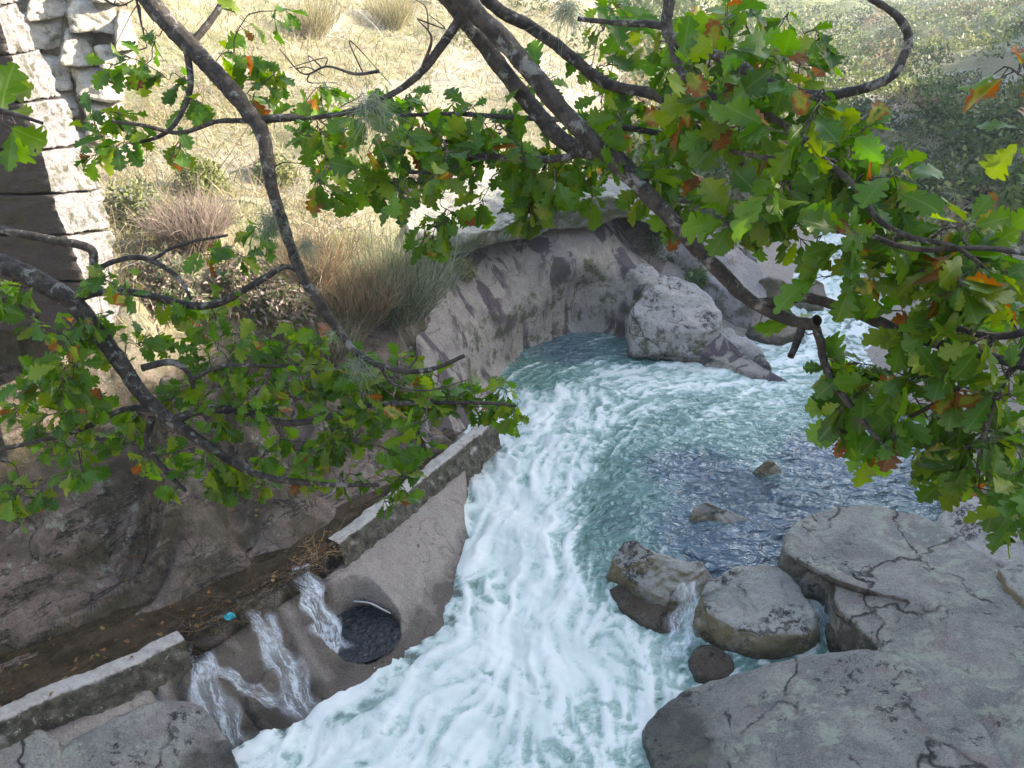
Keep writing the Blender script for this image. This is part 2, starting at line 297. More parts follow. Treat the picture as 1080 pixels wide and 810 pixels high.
def ground_mat():
    N = NT('bank ground')
    c, r, nrm = rock_nodes(N, (.185, .135, .1), (.27, .205, .165), (.11, .078, .055), black=.7, moss=.75, crack=.45, wet=-.35, lichen=.5, mosscol=(.06, .055, .02))
    c2, r2, n2 = rock_nodes(N, (.38, .32, .27), (.44, .37, .31), (.34, .28, .27), black=.25, moss=.0, crack=.35, wet=-.45, lichen=.45)
    pos = N.n('ShaderNodeNewGeometry').outputs['Position']
    v = N.attr('veg'); lo = N.attr('lower')
    bm = N.mapv(N.mapv(pos, (1, 1, 1), (0, 0, math.radians(-48))), (.32, 1.5, 1.1)); bn = N.noise(bm, 1.7, 7, .62, .5)
    cv = N.math('MULTIPLY', N.ramp(N.math('ABSOLUTE', N.math('SUBTRACT', bn, .5)), .0, .022, 1, 0), N.ramp(N.noise(pos, .9, 3), .4, .5))
    dkb = N.ramp(N.noise(bm, 2.9, 6, .7), .52, .64, 0, .75)
    c = N.mix(N.math('MULTIPLY', dkb, .8), c, (.05, .038, .028)); c = N.mix(N.math('MULTIPLY', cv, .92), c, (.012, .01, .008))
    c = N.mix(N.ramp(N.noise(bm, 4.3, 6, .75), .6, .68, 0, .7), c, (.33, .3, .25))
    soil = N.mix(N.ramp(N.noise(pos, .8, 6, .7), .4, .6), (.3, .26, .17), (.2, .2, .1)); soil = N.mix(N.ramp(N.noise(pos, 6, 6, .8), .5, .65), soil, (.42, .36, .26))
    rocky = N.ramp(N.noise(pos, .16, 5, .65, .5), .5, .56); soil = N.mix(N.math('MULTIPLY', rocky, N.ramp(N.noise(pos, .012, 2), .3, .5)), soil, (.42, .38, .32))
    soil = N.mix(N.attr('far'), soil, N.mix(N.ramp(N.noise(pos, .11, 6, .75), .54, .62), (.15, .17, .07), (.42, .38, .3)))
    def mixf(f, a, b):
        nd = N.n('ShaderNodeMix', {0: f, 2: a, 3: b}); return nd.outputs[0]
    col = N.mix(lo, c, c2); col = N.mix(v, col, soil)
    ro = mixf(lo, r, r2); ro = mixf(v, ro, .95)
    wf = N.attr('wetf'); wcol = N.n('ShaderNodeHueSaturation', {'Color': col, 'Value': .42, 'Saturation': 1.3}).outputs[0]
    nd = N.n('ShaderNodeMix', {0: wf}, data_type='RGBA'); N.t.links.new(col, nd.inputs[6]); N.t.links.new(wcol, nd.inputs[7]); ro = mixf(wf, ro, .18)
    return N.end(N.bsdf(nd.outputs[2], ro, nrm))
M['ground'] = ground_mat()
g_ob = tag(build('ground', np.c_[XR, YR, ZR], gridfaces(*xx.shape), M['ground'], attrs={'veg': veg, 'lower': lower, 'wetf': wetf, 'far': sstep(40, 70, YR)*sstep(-30, 10, XR)}), kind='structure')
def gz(x, y): return float(ground(np.array([x]), np.array([y]))[0])
# ------------------------------------------------------------------ water
wp_ = [P(*map(float, q.split(','))) for q in '''930,200,1.1 905,250,.62 870,300,.38 860,335,.18 835,370,.06 560,385,0 650,365,0 700,380,.02 750,420,.05 800,450,.02 950,500,0 850,560,0 740,540,0 720,490,0 690,520,.0 690,570,-.04
 655,470,.03 650,500,-.02 628,495,-.22 610,530,-.42 650,560,-.2 630,590,-.42 545,430,-.08 590,420,.02 600,450,-.02 500,500,-.36 530,540,-.5 570,590,-.62 560,650,-.76 480,700,-.86 620,720,-.9 400,780,-1.02 300,790,-1.04 550,800,-1.05 680,700,-.85 690,640,-.7 740,690,-.75 700,760,-1
 520,400,-.03 540,470,-.2 570,500,-.3 600,480,-.14 1000,540,0 760,600,-.1 870,670,-.4 1020,440,.05 960,420,.05 930,300,.45'''.split()]
WT = TPS(wp_, .1)
dx = .028
wx = np.arange(-5, 12, dx); wy = np.arange(5.2, 31, dx*1.15); WY, WX = np.meshgrid(wy, wx, indexing='ij')
WZ = WT(WX, WY)
# flow directions and foam amount, interpolated from a few stations seen on the river
fl = [((880, 300), (870, 330), .8), ((850, 350), (830, 385), .75), ((800, 400), (760, 410), .6), ((760, 385), (720, 392), .75), ((700, 400), (650, 408), .7), ((640, 395), (590, 412), .62), ((600, 375), (570, 385), .12), ((670, 372), (640, 378), .2), ((565, 395), (550, 410), .3),
      ((560, 430), (535, 470), .8), ((600, 430), (590, 460), .75), ((640, 440), (630, 470), .6), ((680, 450), (660, 470), .42), ((740, 440), (700, 450), .45), ((800, 460), (760, 480), .3), ((640, 500), (610, 530), .3), ((655, 540), (625, 565), .2), ((640, 575), (615, 590), .35), ((600, 490), (575, 520), .78),
      ((530, 480), (510, 520), .92), ((560, 520), (540, 560), .97), ((520, 560), (515, 600), .95), ((590, 590), (590, 640), .88), ((530, 640), (520, 680), .9), ((600, 660), (620, 700), .88), ((660, 660), (690, 690), .8), ((480, 690), (430, 730), .85), ((400, 760), (340, 800), .8), ((540, 740), (530, 790), .72), ((620, 740), (640, 790), .6), ((490, 600), (480, 640), .65), ((560, 700), (560, 740), .85), ((450, 780), (430, 810), .75),
      ((700, 500), (680, 530), .12), ((740, 500), (720, 530), .05), ((850, 480), (800, 500), .06), ((950, 480), (900, 500), .08), ((800, 540), (760, 560), .03), ((720, 560), (700, 580), .1), ((760, 590), (730, 600), .03), ((730, 660), (700, 670), .42), ((640, 640), (650, 670), .8), ((665, 610), (680, 640), .55), ((690, 680), (700, 710), .72), ((700, 700), (690, 720), .75), ((870, 670), (860, 690), .5), ((900, 430), (850, 440), .2), ((690, 760), (680, 790), .55), ((665, 515), (650, 525), .3)]
fa = np.array([P(a[0], a[1], 0)[:2] for a, b, c in fl]); fb = np.array([P(b[0], b[1], 0)[:2] for a, b, c in fl]); ff = np.array([c for a, b, c in fl])
fv = fb-fa; fv /= np.linalg.norm(fv, axis=1, keepdims=True)
def interp_flow(X, Y):
    # distances are scaled by range so that near and far stations weigh alike
    w = 0; vx = 0; vy = 0; fo = 0
    for (ax, ay), v, f in zip(fa, fv, ff):
        r = .032*(ay+4); g = 1/((((X-ax)**2+((Y-ay)*.8)**2)/(r*r)+.15)**2)
        w = w+g; vx = vx+g*v[0]; vy = vy+g*v[1]; fo = fo+g*f
    l = np.hypot(vx, vy)+1e-9; return vx/l, vy/l, fo/w
VX, VY, FO = interp_flow(WX, WY)
def n2(X, Y, s, seed, o=3, z=0.): return fbm(np.c_[X.ravel()*s, Y.ravel()*s, np.full(X.size, z)], seed, o).reshape(X.shape)
e = .03
psi = n2(WX, WY, .8, 50, 2)*.45+n2(WX, WY, 2.2, 51, 2)*.1
gyp, gxp = np.gradient(psi, dx*1.15, dx); turb = .25+.9*FO
UX = VX+gyp*turb*.9; UY = VY-gxp*turb*.9; l = np.hypot(UX, UY)+1e-6; UX /= l; UY /= l
def bil(A, X, Y):
    fx = np.clip((X-wx[0])/dx, 0, A.shape[1]-1.001); fy = np.clip((Y-wy[0])/(dx*1.15), 0, A.shape[0]-1.001)
    ix = fx.astype(int); iy = fy.astype(int); fx = fx-ix; fy = fy-iy
    return (A[iy, ix]*(1-fx)+A[iy, ix+1]*fx)*(1-fy)+(A[iy+1, ix]*(1-fx)+A[iy+1, ix+1]*fx)*fy
nz_ = n2(WX, WY, 7, 60, 3); nf_ = n2(WX, WY, 2.6, 63, 2)
acc = nz_.copy(); accf = nf_.copy()
for sg in (1, -1):
    X, Y = WX.copy(), WY.copy()
    for k in range(20):
        hx, hy = bil(UX, X, Y), bil(UY, X, Y); X = X+sg*hx*.035; Y = Y+sg*hy*.035
        w_ = 1-k/21; acc += bil(nz_, X, Y)*w_; accf += bil(nf_, X, Y)*w_
acc /= 9; accf /= 12
acc = acc/acc.std(); accf = accf/accf.std()
wxn, wyn = WX+.05*acc+.22*n2(WX, WY, 2.1, 67, 3), WY+.05*accf+.22*n2(WX, WY, 2.1, 68, 3)
lace = fbm(np.c_[wxn.ravel()*3.2, wyn.ravel()*3.2, 0*wxn.ravel()], 69, 5, .6, True).reshape(WX.shape)
tex = .32*acc+.28*accf+.8*n2(wxn, wyn, 1.9, 66, 5)+.5*(lace-lace.mean())/lace.std()
hydro = np.clip(FO, 0, 1)
foam = sstep(-1.05, 1.15, tex*.58+(hydro-.53)*2.5)
for u_, v_, z_, r_ in ((692, 603, -.1, .52), (800, 640, 0, .55), (748, 697, -.5, .27), (765, 546, 0, .36), (812, 498, 0, .2), (715, 372, 0, .75), (790, 388, 0, .55), (868, 660, -.1, .3), (680, 640, -.5, .4)):
    c_ = P(u_, v_, z_); q_ = np.hypot(WX-c_[0], (WY-c_[1])/1.15)/r_; foam = np.maximum(foam, .75*sstep(1.45, 1.0, q_+.25*nf_)*sstep(-.3, .5, tex)*(.25+.75*sstep(0, .25, FO)))
# displacement
rough_a = np.clip(hydro*1.1, 0.05, 1)
rip = 1-2*np.abs(n2(WX*.8+.15*n2(WX, WY, 2, 77, 2), WY*1.7, 2.0, 70, 3))
disp = rough_a*(.012*accf+.006*acc+.11*n2(WX, WY, 1.5, 72, 3)+.024*n2(wxn, wyn, 4.2, 74, 3)+.012*(lace-lace.mean())) + (1-hydro)*(.045*rip+.02*n2(WX, WY*1.5, 8, 75, 3))+.02*foam*hydro
WZ2 = WZ+disp
GW = ground(WX, WY); depth = WZ-GW
nr, nc = WX.shape; Fw = gridfaces(nr, nc)
RIV = [P(*q)[:2] for q in ((-100, 900, -1), (100, 830, -1), (230, 760, -.9), (425, 690, -.8), (445, 600, -.6), (470, 500, -.3), (480, 420, 0), (540, 335, 0), (660, 320, 0), (760, 340, 0), (810, 330, .2), (840, 250, .6), (900, 190, 1.2), (960, 200, 1.2), (960, 280, .6), (1010, 380, .1), (1120, 480, 0), (1150, 620, 0), (1150, 900, -1))]
def inpoly(X, Y, poly):
    r = np.zeros(X.shape, bool)
    for (ax, ay), (bx, by) in zip(poly, poly[1:]+poly[:1]):
        c = ((ay > Y) != (by > Y)); r ^= c & (X < (bx-ax)*(Y-ay)/((by-ay) if by != ay else 1e-9)+ax)
    return r
ok = ((depth > -.2) & inpoly(WX, WY, RIV) & (WX > -3.6)).ravel()
Fw = Fw[ok[Fw].all(1)]; used = np.unique(Fw); remap = np.full(nr*nc, -1); remap[used] = np.arange(len(used)); Fw = remap[Fw]
def water_mat():
    N = NT('river water'); pos = N.n('ShaderNodeNewGeometry').outputs['Position']
    fo = N.attr('foam'); hy = N.attr('hydro'); dp = N.attr('depth')
    fine = N.noise(pos, 16, 7, .75, .8)
    f2 = N.math('ADD', fo, N.math('MULTIPLY', N.math('SUBTRACT', fine, .5), .9)); f2 = N.math('MULTIPLY', N.ramp(f2, .12, .95), N.ramp(fo, 0.02, .3))
    deep = N.mix(N.ramp(hy, .05, .35), (.05, .085, .115), (.1, .21, .17))
    deep = N.mix(N.ramp(hy, .42, .75), deep, (.29, .41, .36))
    m1 = N.mapv(pos, (1, 1.8, 1), (0, 0, .35))
    hgt = N.math('ADD', N.noise(m1, 3.1, 3, .5, .8), N.math('MULTIPLY', N.noise(m1, 11, 2, .5, .4), .12))
    nb = N.bump(hgt, 1., .2)
    wat = N.bsdf(deep, .06, nb, IOR=1.45, Alpha=N.ramp(dp, .0, .55, .25, 1.))
    wat.node.inputs['Specular IOR Level'].default_value = .9
    nf = N.bump(N.math('ADD', fine, N.noise(pos, 40, 4, .7)), .35, .03)
    fc = N.mix(N.math('MULTIPLY', N.ramp(f2, .3, 1.), N.math('ADD', N.math('MULTIPLY', N.attr('tint'), .5), .5)), (.38, .5, .455), (.7, .725, .685))
    foa = N.bsdf(fc, .55, nf)
    mx = N.n('ShaderNodeMixShader', {0: f2, 1: wat, 2: foa}).outputs[0]
    return N.end(mx)
M['water'] = water_mat()
w_ob = tag(build('water', np.c_[WX.ravel(), WY.ravel(), WZ2.ravel()][used], Fw, M['water'],
     attrs={'foam': foam.ravel()[used], 'hydro': hydro.ravel()[used], 'depth': depth.ravel()[used], 'tint': sstep(-1.2, 1.4, accf*.8+.5*acc).ravel()[used]}), kind='structure')

# ------------------------------------------------------------------ rocks
def rock(name, rim, base, mat, label=None, group=None, dome=.06, edge=.12, flare=.15, amp=.05, freq=1.3, seed=1, res=.03, cat='rock', facet=0., parent=None):
    rp = np.array([P(*q) if len(q) == 3 else Q(*q[:3]) for q in rim])
    L = np.linalg.norm(rp-np.roll(rp, 1, 0), axis=1).sum(); m = int(np.clip(L/res, 40, 420)); R = catmull(rp, m, True)
    c = R.mean(0); rad = np.linalg.norm((R-c)[:, :2], axis=1).mean()
    out = R[:, :2]-c[:2]; out /= np.linalg.norm(out, axis=1, keepdims=True)+1e-9
    T = TPS([tuple(p) for p in rp]+[(c[0], c[1], c[2]+dome)], .1*rad)
    rows = []
    for r in np.linspace(.0, 1, max(6, int(rad/res))):
        q = c[:2]+(R[:, :2]-c[:2])*max(r, .002); z = T(q[:, 0], q[:, 1]); z = z*(1)+0; rows.append(np.c_[q, z+(R[:, 2]-T(R[:, 0], R[:, 1]))*r**2])
    e0 = rows[-1].copy()
    for a in np.linspace(.2, 1, 5)*math.pi/2:
        q = e0.copy(); q[:, :2] += out*edge*math.sin(a); q[:, 2] -= edge*(1-math.cos(a)); rows.append(q)
    e1 = rows[-1].copy(); H = max(.1, (e1[:, 2]-base).mean()); k = max(4, int(H/res))
    for i in range(1, k+1):
        f = i/k; q = e1.copy(); q[:, :2] += out*flare*f; q[:, 2] = e1[:, 2]*(1-f)+base*f; rows.append(q)
    G = np.stack(rows); n = gridnormals(G, True); n = n*np.sign(n[..., 2].mean()+1e-9)
    V = G.reshape(-1, 3); nf = n.reshape(-1, 3); sd_ = seed*13.7
    d = amp*(fbm(V*freq+sd_, seed, 4)*1.2-.4*np.abs(perlin(V*freq*1.7+sd_, seed+5)))
    if facet:
        w = V*freq*.9+sd_; w = w+.3*np.c_[perlin(w, 1), perlin(w, 2), perlin(w, 3)]
        rr = perlin(w*np.array([1, 1, .6]), seed+9); d = d+facet*(np.floor(rr*5)/5+sstep(.0, .25, rr*5-np.floor(rr*5))/5)
    d = d+.012*fbm(V*4.5, seed+7, 3)-.012*np.abs(perlin(V*7, seed+8))+.006*fbm(V*12, seed+2, 3)
    V = V+nf*d[:, None]
    Fc = gridfaces(G.shape[0], G.shape[1], True)[:, ::-1]
    org = np.array([c[0], c[1], base])
    o = build(name, V, Fc, mat, origin=org, parent=parent)
    if label: tag(o, label, cat, group)
    return o
def patch(name, ctrl, mat, res, amp, freq, seed, label=None, cat='rock', group=None, back=(0, 1.2, -.3), facet=0.):
    C = np.array([[Q(*q) for q in row] for row in ctrl]); L1 = np.linalg.norm(np.diff(C, axis=1), axis=2).sum(1).mean(); L0 = np.linalg.norm(np.diff(C, axis=0), axis=2).sum(0).mean()
    n1, n0 = int(L1/res), int(L0/res)
    A = np.stack([catmull(r, n1) for r in C]); G = np.stack([catmull(A[:, j], n0) for j in range(n1)], 1)
    n = gridnormals(G); V = G.reshape(-1, 3); nf = n.reshape(-1, 3)
    if nf[:, 1].mean() > 0: nf = -nf
    d = amp*(fbm(V*freq+seed, seed, 5)-.5*np.abs(perlin(V*freq*np.array([1.6, 1.6, .7])+seed, seed+4)))
    if facet:
        w = V*freq*np.array([1.1, 1.1, .5])+seed; rr = perlin(w, seed+9); d = d+facet*(np.floor(rr*5)/5+sstep(0, .2, rr*5-np.floor(rr*5))/5)
    G = (V+nf*d[:, None]).reshape(G.shape)
    b = np.array(back); idx = [(i, 0) for i in range(n0)]+[(n0-1, j) for j in range(1, n1)]+[(i, n1-1) for i in range(n0-2, -1, -1)]+[(0, j) for j in range(n1-2, 0, -1)]
    ring = np.array([G[i, j] for i, j in idx]); ids = np.array([i*n1+j for i, j in idx]); N0 = n0*n1; m = len(ids)
    F1 = gridfaces(n0, n1); j = np.arange(m); j2 = (j+1) % m
    rows = []; prev = ids
    Vs = [G.reshape(-1, 3)]
    for k in range(1, 4):
        Vs.append(ring+b*k/3); cur = N0+(k-1)*m+j; rows.append(np.stack([prev[j], prev[j2], cur[j2], cur[j]], -1)); prev = cur
    o = build(name, np.vstack(Vs), np.vstack([F1]+rows), mat, origin=C.reshape(-1, 3).min(0))
    if label: tag(o, label, cat, group)
    return o
rock('rock_slab', [(834, 566, .5), (838, 588, .5), (878, 604, .45), (893, 640, .4), (932, 680, .35), (900, 730, .1), (920, 830, .2), (1000, 900, .4), (1200, 900, .9), (1230, 740, .9), (1120, 650, .75), (1040, 592, .6), (1000, 558, .55), (955, 540, .5), (900, 534, .5), (852, 545, .5)], -1.1, M['slab'],
     'huge flat grey rock slab filling the lower right corner of the photo beside the river', dome=.12, edge=.1, flare=.05, amp=.07, freq=.9, seed=3, res=.024, facet=.11)
rock('rock_slab', [(688, 764, -.72), (715, 742, -.55), (775, 718, -.25), (840, 694, .08), (885, 684, .3), (935, 688, .44), (985, 718, .5), (1040, 775, .55), (1075, 880, .6), (900, 960, .4), (720, 900, -.5), (700, 810, -.7)], -1.9, M['slab'],
     'long low grey green rock slab at the bottom edge, cracked across its top, in front of the huge slab', dome=.08, edge=.09, flare=.12, amp=.06, freq=1.1, seed=8, res=.022, facet=.12)
rock('boulder', [(746, 620, .12), (775, 604, .2), (818, 601, .22), (840, 618, .2), (852, 648, .12), (846, 662, .08), (812, 664, .02), (775, 655, .02), (750, 640, .05)], -1.25, M['boulder'],
     'blocky square topped boulder with mossy dark front between the two big slabs and the rapids', dome=.03, edge=.09, flare=.07, amp=.06, freq=1.9, seed=11, res=.02, facet=.11)
rock('boulder', [(650, 592, -.02), (667, 571, .22), (690, 583, .2), (715, 590, .12), (738, 594, .1), (740, 605, .02), (716, 628, -.22), (690, 622, -.2), (662, 606, -.2)], -1.3, M['boulder'],
     'low mossy brown rock with split ridges standing at the right edge of the white rapids', dome=.07, edge=.08, flare=.22, amp=.09, freq=2.2, seed=15, res=.02, facet=.14)
rock('boulder', [(650, 622, -.5), (680, 618, -.45), (706, 636, -.52), (712, 655, -.6), (680, 650, -.62)], -1.4, M['wetrock'],
     'wet reddish rock half drowned in foam just below the low mossy brown rock', dome=.05, edge=.12, flare=.25, amp=.06, freq=2.5, seed=19, res=.025)
rock('boulder', [(735, 690, -.55), (748, 682, -.5), (763, 690, -.52), (766, 704, -.6), (742, 706, -.62)], -1.4, M['wetrock'],
     'small round wet grey rock in the foam left of the blocky boulder', dome=.08, edge=.1, flare=.12, amp=.04, freq=3, seed=23, res=.02)
rock('boulder', [(731, 543, .12), (742, 530, .27), (756, 534, .24), (775, 542, .12), (796, 552, .0), (780, 557, -.05), (745, 553, -.02)], -.9, M['boulder'],
     'wedge shaped brown rock poking out of the calm blue pool', dome=.04, edge=.05, flare=.22, amp=.05, freq=2.6, seed=27, res=.02, facet=.04)
rock('boulder', [(801, 494, .12), (809, 486, .3), (818, 490, .2), (822, 500, .05), (806, 503, .02)], -.8, M['boulder'],
     'smallest rock in the pool, a grey tip farther out than the wedge shaped brown rock', dome=.04, edge=.04, flare=.16, amp=.05, freq=3, seed=29, res=.02)
rock('boulder', [(880, 660, -.1), (905, 640, .1), (925, 660, .05), (932, 684, 0), (900, 690, -.1)], -1.2, M['wetrock'],
     'wet dark red brown rock tucked under the huge slab beside the blocky boulder', dome=.02, edge=.07, flare=.2, amp=.07, freq=2.6, seed=33, res=.02, facet=.05)
rock('boulder', [(1000, 552, .55), (1018, 532, .75), (1050, 520, .85), (1100, 530, .9), (1150, 580, .9), (1130, 630, .8), (1060, 590, .7)], -.8, M['pale'],
     'pale whitish boulder behind the huge slab at the right edge, under the hanging leaves', dome=.08, edge=.12, flare=.1, amp=.08, freq=1.3, seed=37, res=.03, facet=.06)
rock('boulder', [(1058, 596, .82), (1085, 588, .9), (1120, 610, .9), (1100, 640, .85), (1066, 612, .8)], .2, M['boulder'],
     'small dark edged rock leaning on the huge slab at the right edge of the photo', dome=.05, edge=.06, flare=.06, amp=.05, freq=2.2, seed=41, res=.03)
rock('boulder', [(1000, 520, .1), (1006, 500, .4), (1030, 496, .45), (1060, 505, .5), (1050, 525, .3)], -.8, M['wetrock'],
     'black wet rock at the edge of the pool behind the pale whitish boulder', dome=.05, edge=.08, flare=.1, amp=.06, freq=2, seed=43, res=.04)
# cliff, its overhanging cap and the slab running down to the pool
patch('rock_face', [
    [(425, 270, 17.3), (470, 262, 18.4), (505, 255, 19.2), (540, 243, 20.0), (580, 230, 20.6), (620, 218, 21.2), (645, 222, 21.4), (668, 262, 20.9), (690, 285, 20.5)],
    [(427, 280, 16.6), (470, 272, 17.2), (503, 262, 18.2), (540, 252, 18.9), (580, 240, 19.3), (620, 228, 19.9), (645, 236, 20.3), (666, 275, 19.9), (690, 295, 19.2)],
    [(430, 300, 16.2), (470, 295, 16.6), (500, 290, 17.6), (540, 285, 18.4), (580, 275, 18.7), (620, 272, 19.0), (648, 275, 19.6), (672, 290, 19.2), (705, 312, 18.6)],
    [(432, 335, 15.7), (468, 335, 16.2), (500, 330, 17.0), (540, 322, 18.0), (580, 312, 18.9), (620, 305, 19.6), (655, 305, 19.4), (690, 318, 18.8), (745, 338, 18.2)],
    [(440, 380, 15.1), (470, 375, 15.8), (495, 375, 16.6), (525, 360, 17.8), (570, 340, 19.0), (625, 335, 19.9), (670, 345, 19.1), (730, 366, 18.1), (795, 380, 17.5)],
    [(440, 440, 13.9), (465, 430, 14.8), (486, 420, 15.9), (508, 402, 17.0), (560, 368, 18.9), (625, 356, 19.7), (690, 364, 18.9), (775, 390, 17.55), (832, 404, 17.05)],
    [(450, 475, 13.5), (475, 460, 14.9), (500, 450, 15.9), (530, 430, 16.9), (575, 400, 18.6), (625, 385, 19.4), (690, 385, 18.6), (775, 407, 17.6), (835, 420, 17.2)]], M['cliff'], .035, .10, .6, 5,
    'curved grey and purple streaked granite cliff rising from the far side of the pool', 'cliff', facet=.09)
rock('boulder', [(440, 246, 16.2, 0), (480, 247, 16.5, 0), (520, 240, 17.0, 0), (560, 225, 17.6, 0), (605, 208, 18.1, 0), (645, 206, 18.5, 0), (668, 228, 19.6, 0), (705, 236, 20.4, 0), (705, 212, 22, 0), (650, 188, 22.5, 0), (560, 172, 21.5, 0), (480, 186, 19.5, 0), (430, 212, 17.6, 0)], 2.5, M['cap'],
     'broad lichen covered ledge of rock overhanging the dark gap at the top of the cliff', dome=.15, edge=.1, flare=-.5, amp=.13, freq=1., seed=51, res=.045, facet=.12)
rock('boulder', [(672, 318, 1.2), (690, 306, 1.4), (728, 306, 1.35), (750, 320, 1.1), (757, 338, .85), (735, 348, .75), (700, 341, .85), (676, 332, 1.0)], .1, M['pale'],
     'large pale boulder speckled black, on the smooth slab right of the cliff', dome=.07, edge=.1, flare=.05, amp=.08, freq=1.4, seed=55, res=.03, facet=.2)
rock('boulder', [(762, 350, .6), (774, 348, .65), (796, 366, .42), (811, 384, .22), (800, 384, .15), (783, 375, .25), (768, 362, .45)], -.3, M['pale'],
     'narrow pale boulder pointing into the pool below the larger pale boulder', dome=.05, edge=.07, flare=.05, amp=.06, freq=1.6, seed=59, res=.03, facet=.14)
rock('boulder', [(668, 286, 1.45), (676, 277, 1.6), (688, 280, 1.55), (692, 292, 1.35), (678, 296, 1.3)], .9, M['pale'],
     'small pale block of rock perched at the top of the slab near the cliff', dome=.03, edge=.05, flare=.05, amp=.05, freq=2.4, seed=61, res=.035, facet=.05)
rock('boulder', [(694, 298, 1.2), (704, 290, 1.3), (735, 302, 1.1), (752, 318, .9), (742, 324, .8), (712, 312, 1.)], .4, M['pale'],
     'thin pale slab of rock leaning behind the large pale boulder', dome=.03, edge=.05, flare=.05, amp=.05, freq=2.2, seed=63, res=.035, facet=.04)
rock('boulder', [(725, 245, 2.0), (750, 240, 2.0), (780, 262, 1.6), (800, 290, 1.1), (796, 318, .7), (770, 305, .95), (745, 280, 1.3)], .1, M['smooth'],
     'grey rounded bedrock rib on the far bank behind the pale slab', dome=.12, edge=.2, flare=.2, amp=.12, freq=1, seed=67, res=.05, facet=.06)
rock('boulder', [(795, 338, .5), (812, 326, .7), (836, 330, .6), (842, 345, .35), (818, 352, .3)], -.5, M['wetrock'],
     'brown rock at the waterline of the far bank where the river bends', dome=.06, edge=.1, flare=.1, amp=.06, freq=1.8, seed=71, res=.04, facet=.04)
rock('boulder', [(-60, 800, .22), (-20, 778, .25), (40, 776, .22), (58, 795, .12), (50, 850, .0), (-60, 860, .1)], -.7, M['slab'],
     'grey block of rock in the lower left corner below the canal wall', dome=.03, edge=.06, flare=.04, amp=.05, freq=1.8, seed=73, res=.02, facet=.05)
rock('boulder', [(70, 800, .05), (120, 758, .12), (190, 742, .06), (228, 770, -.2), (240, 815, -.8), (200, 880, -.8), (80, 880, -.1)], -1.1, M['slab'],
     'broad grey slab of rock at the bottom left beneath the trickling water', dome=.07, edge=.09, flare=.08, amp=.06, freq=1.5, seed=77, res=.02, facet=.04)
for k_, (rim, bs, lab) in enumerate([([(752, 268, 1.3), (770, 258, 1.6), (792, 268, 1.4), (790, 284, 1.0), (765, 284, 1.1)], .5, 'grey block of rock on the far bank just behind the thickest oak limb'),
     ([(700, 232, 2.2), (716, 222, 2.5), (738, 230, 2.3), (734, 244, 1.9), (708, 246, 1.95)], 1.3, 'pale rock half hidden in scrub above the grey bedrock rib'), ([(838, 300, .7), (852, 290, .95), (868, 298, .8), (862, 312, .55), (844, 312, .5)], .0, 'small wet rock in the white water upstream, seen between the leaves'),
     ([(800, 300, .9), (812, 292, 1.15), (828, 300, .95), (822, 314, .65), (806, 314, .65)], .2, 'round brown boulder beside the upstream rapids')]):
    rock('boulder', rim, bs, M['pale'] if k_ < 2 else M['wetrock'], lab, dome=.06, edge=.1, flare=.1, amp=.08, freq=1.8, seed=80+k_, res=.045, facet=.1)
# ------------------------------------------------------------------ canal
def hit(u, v, lo=3., hi=60.):
    ts = np.arange(lo, hi, .06); q = np.array([Q(u, v, t) for t in ts]); g = ground(q[:, 0], q[:, 1]); i = np.argmax(q[:, 2] < g)
    return np.array([q[i, 0], q[i, 1], g[i]])
def wall_mesh(path, z0, z1, w, seed, taper=0.):
    p = np.array(path); L = np.linalg.norm(np.diff(p, axis=0), axis=1).sum(); n = int(L/.025); C = catmull(p, n)
    d = np.gradient(C, axis=0); d /= np.linalg.norm(d, axis=1, keepdims=True); nl = np.c_[-d[:, 1], d[:, 0]]     # towards the bank
    prof = [(.02, z0)]+[(.02, z0+(z1-.03-z0)*k/7) for k in range(1, 8)]+[(.0, z1-.012), (-.02, z1)]+[(-.02-(w-.06)*k/6, z1) for k in range(1, 7)]+[(-w+.01, z1-.012), (-w-.01, z1-.035)]+[(-w-.01-.1*k/10*(1 if k > 2 else .3), z1-.035-(z1-.035-z0)*k/10) for k in range(1, 11)]
    G = np.array([[(C[i, 0]+nl[i, 0]*a, C[i, 1]+nl[i, 1]*a, z) for a, z in prof] for i in range(n)])
    V = G.reshape(-1, 3); nn = gridnormals(G).reshape(-1, 3); nn *= np.sign((nn[:, 2].reshape(n, -1)[:, 12]).mean())
    side = sstep(z1-.03, z1-.12, V[:, 2]); V = V+nn*(.03*fbm(V*3.3, seed, 5)-.03*sstep(.25, .5, perlin(V*4.5, seed+6))+side*.05*fbm(V*6, seed+1, 4)+.006*fbm(V*22, seed+2, 2))[:, None]
    k = len(prof); F = gridfaces(n, k); V2 = [V]; F2 = [F]
    for e in (0, n-1):
        c = V[e*k:(e+1)*k].mean(0); V2.append(c[None]+0); ci = len(V)+(0 if e == 0 else 1)
        F2.append(np.array([(e*k+j, e*k+j+1, ci, ci) for j in range(k-1)]))
    F3 = np.vstack(F2); return np.vstack(V2), F3
def quads_tris(me_F): return me_F
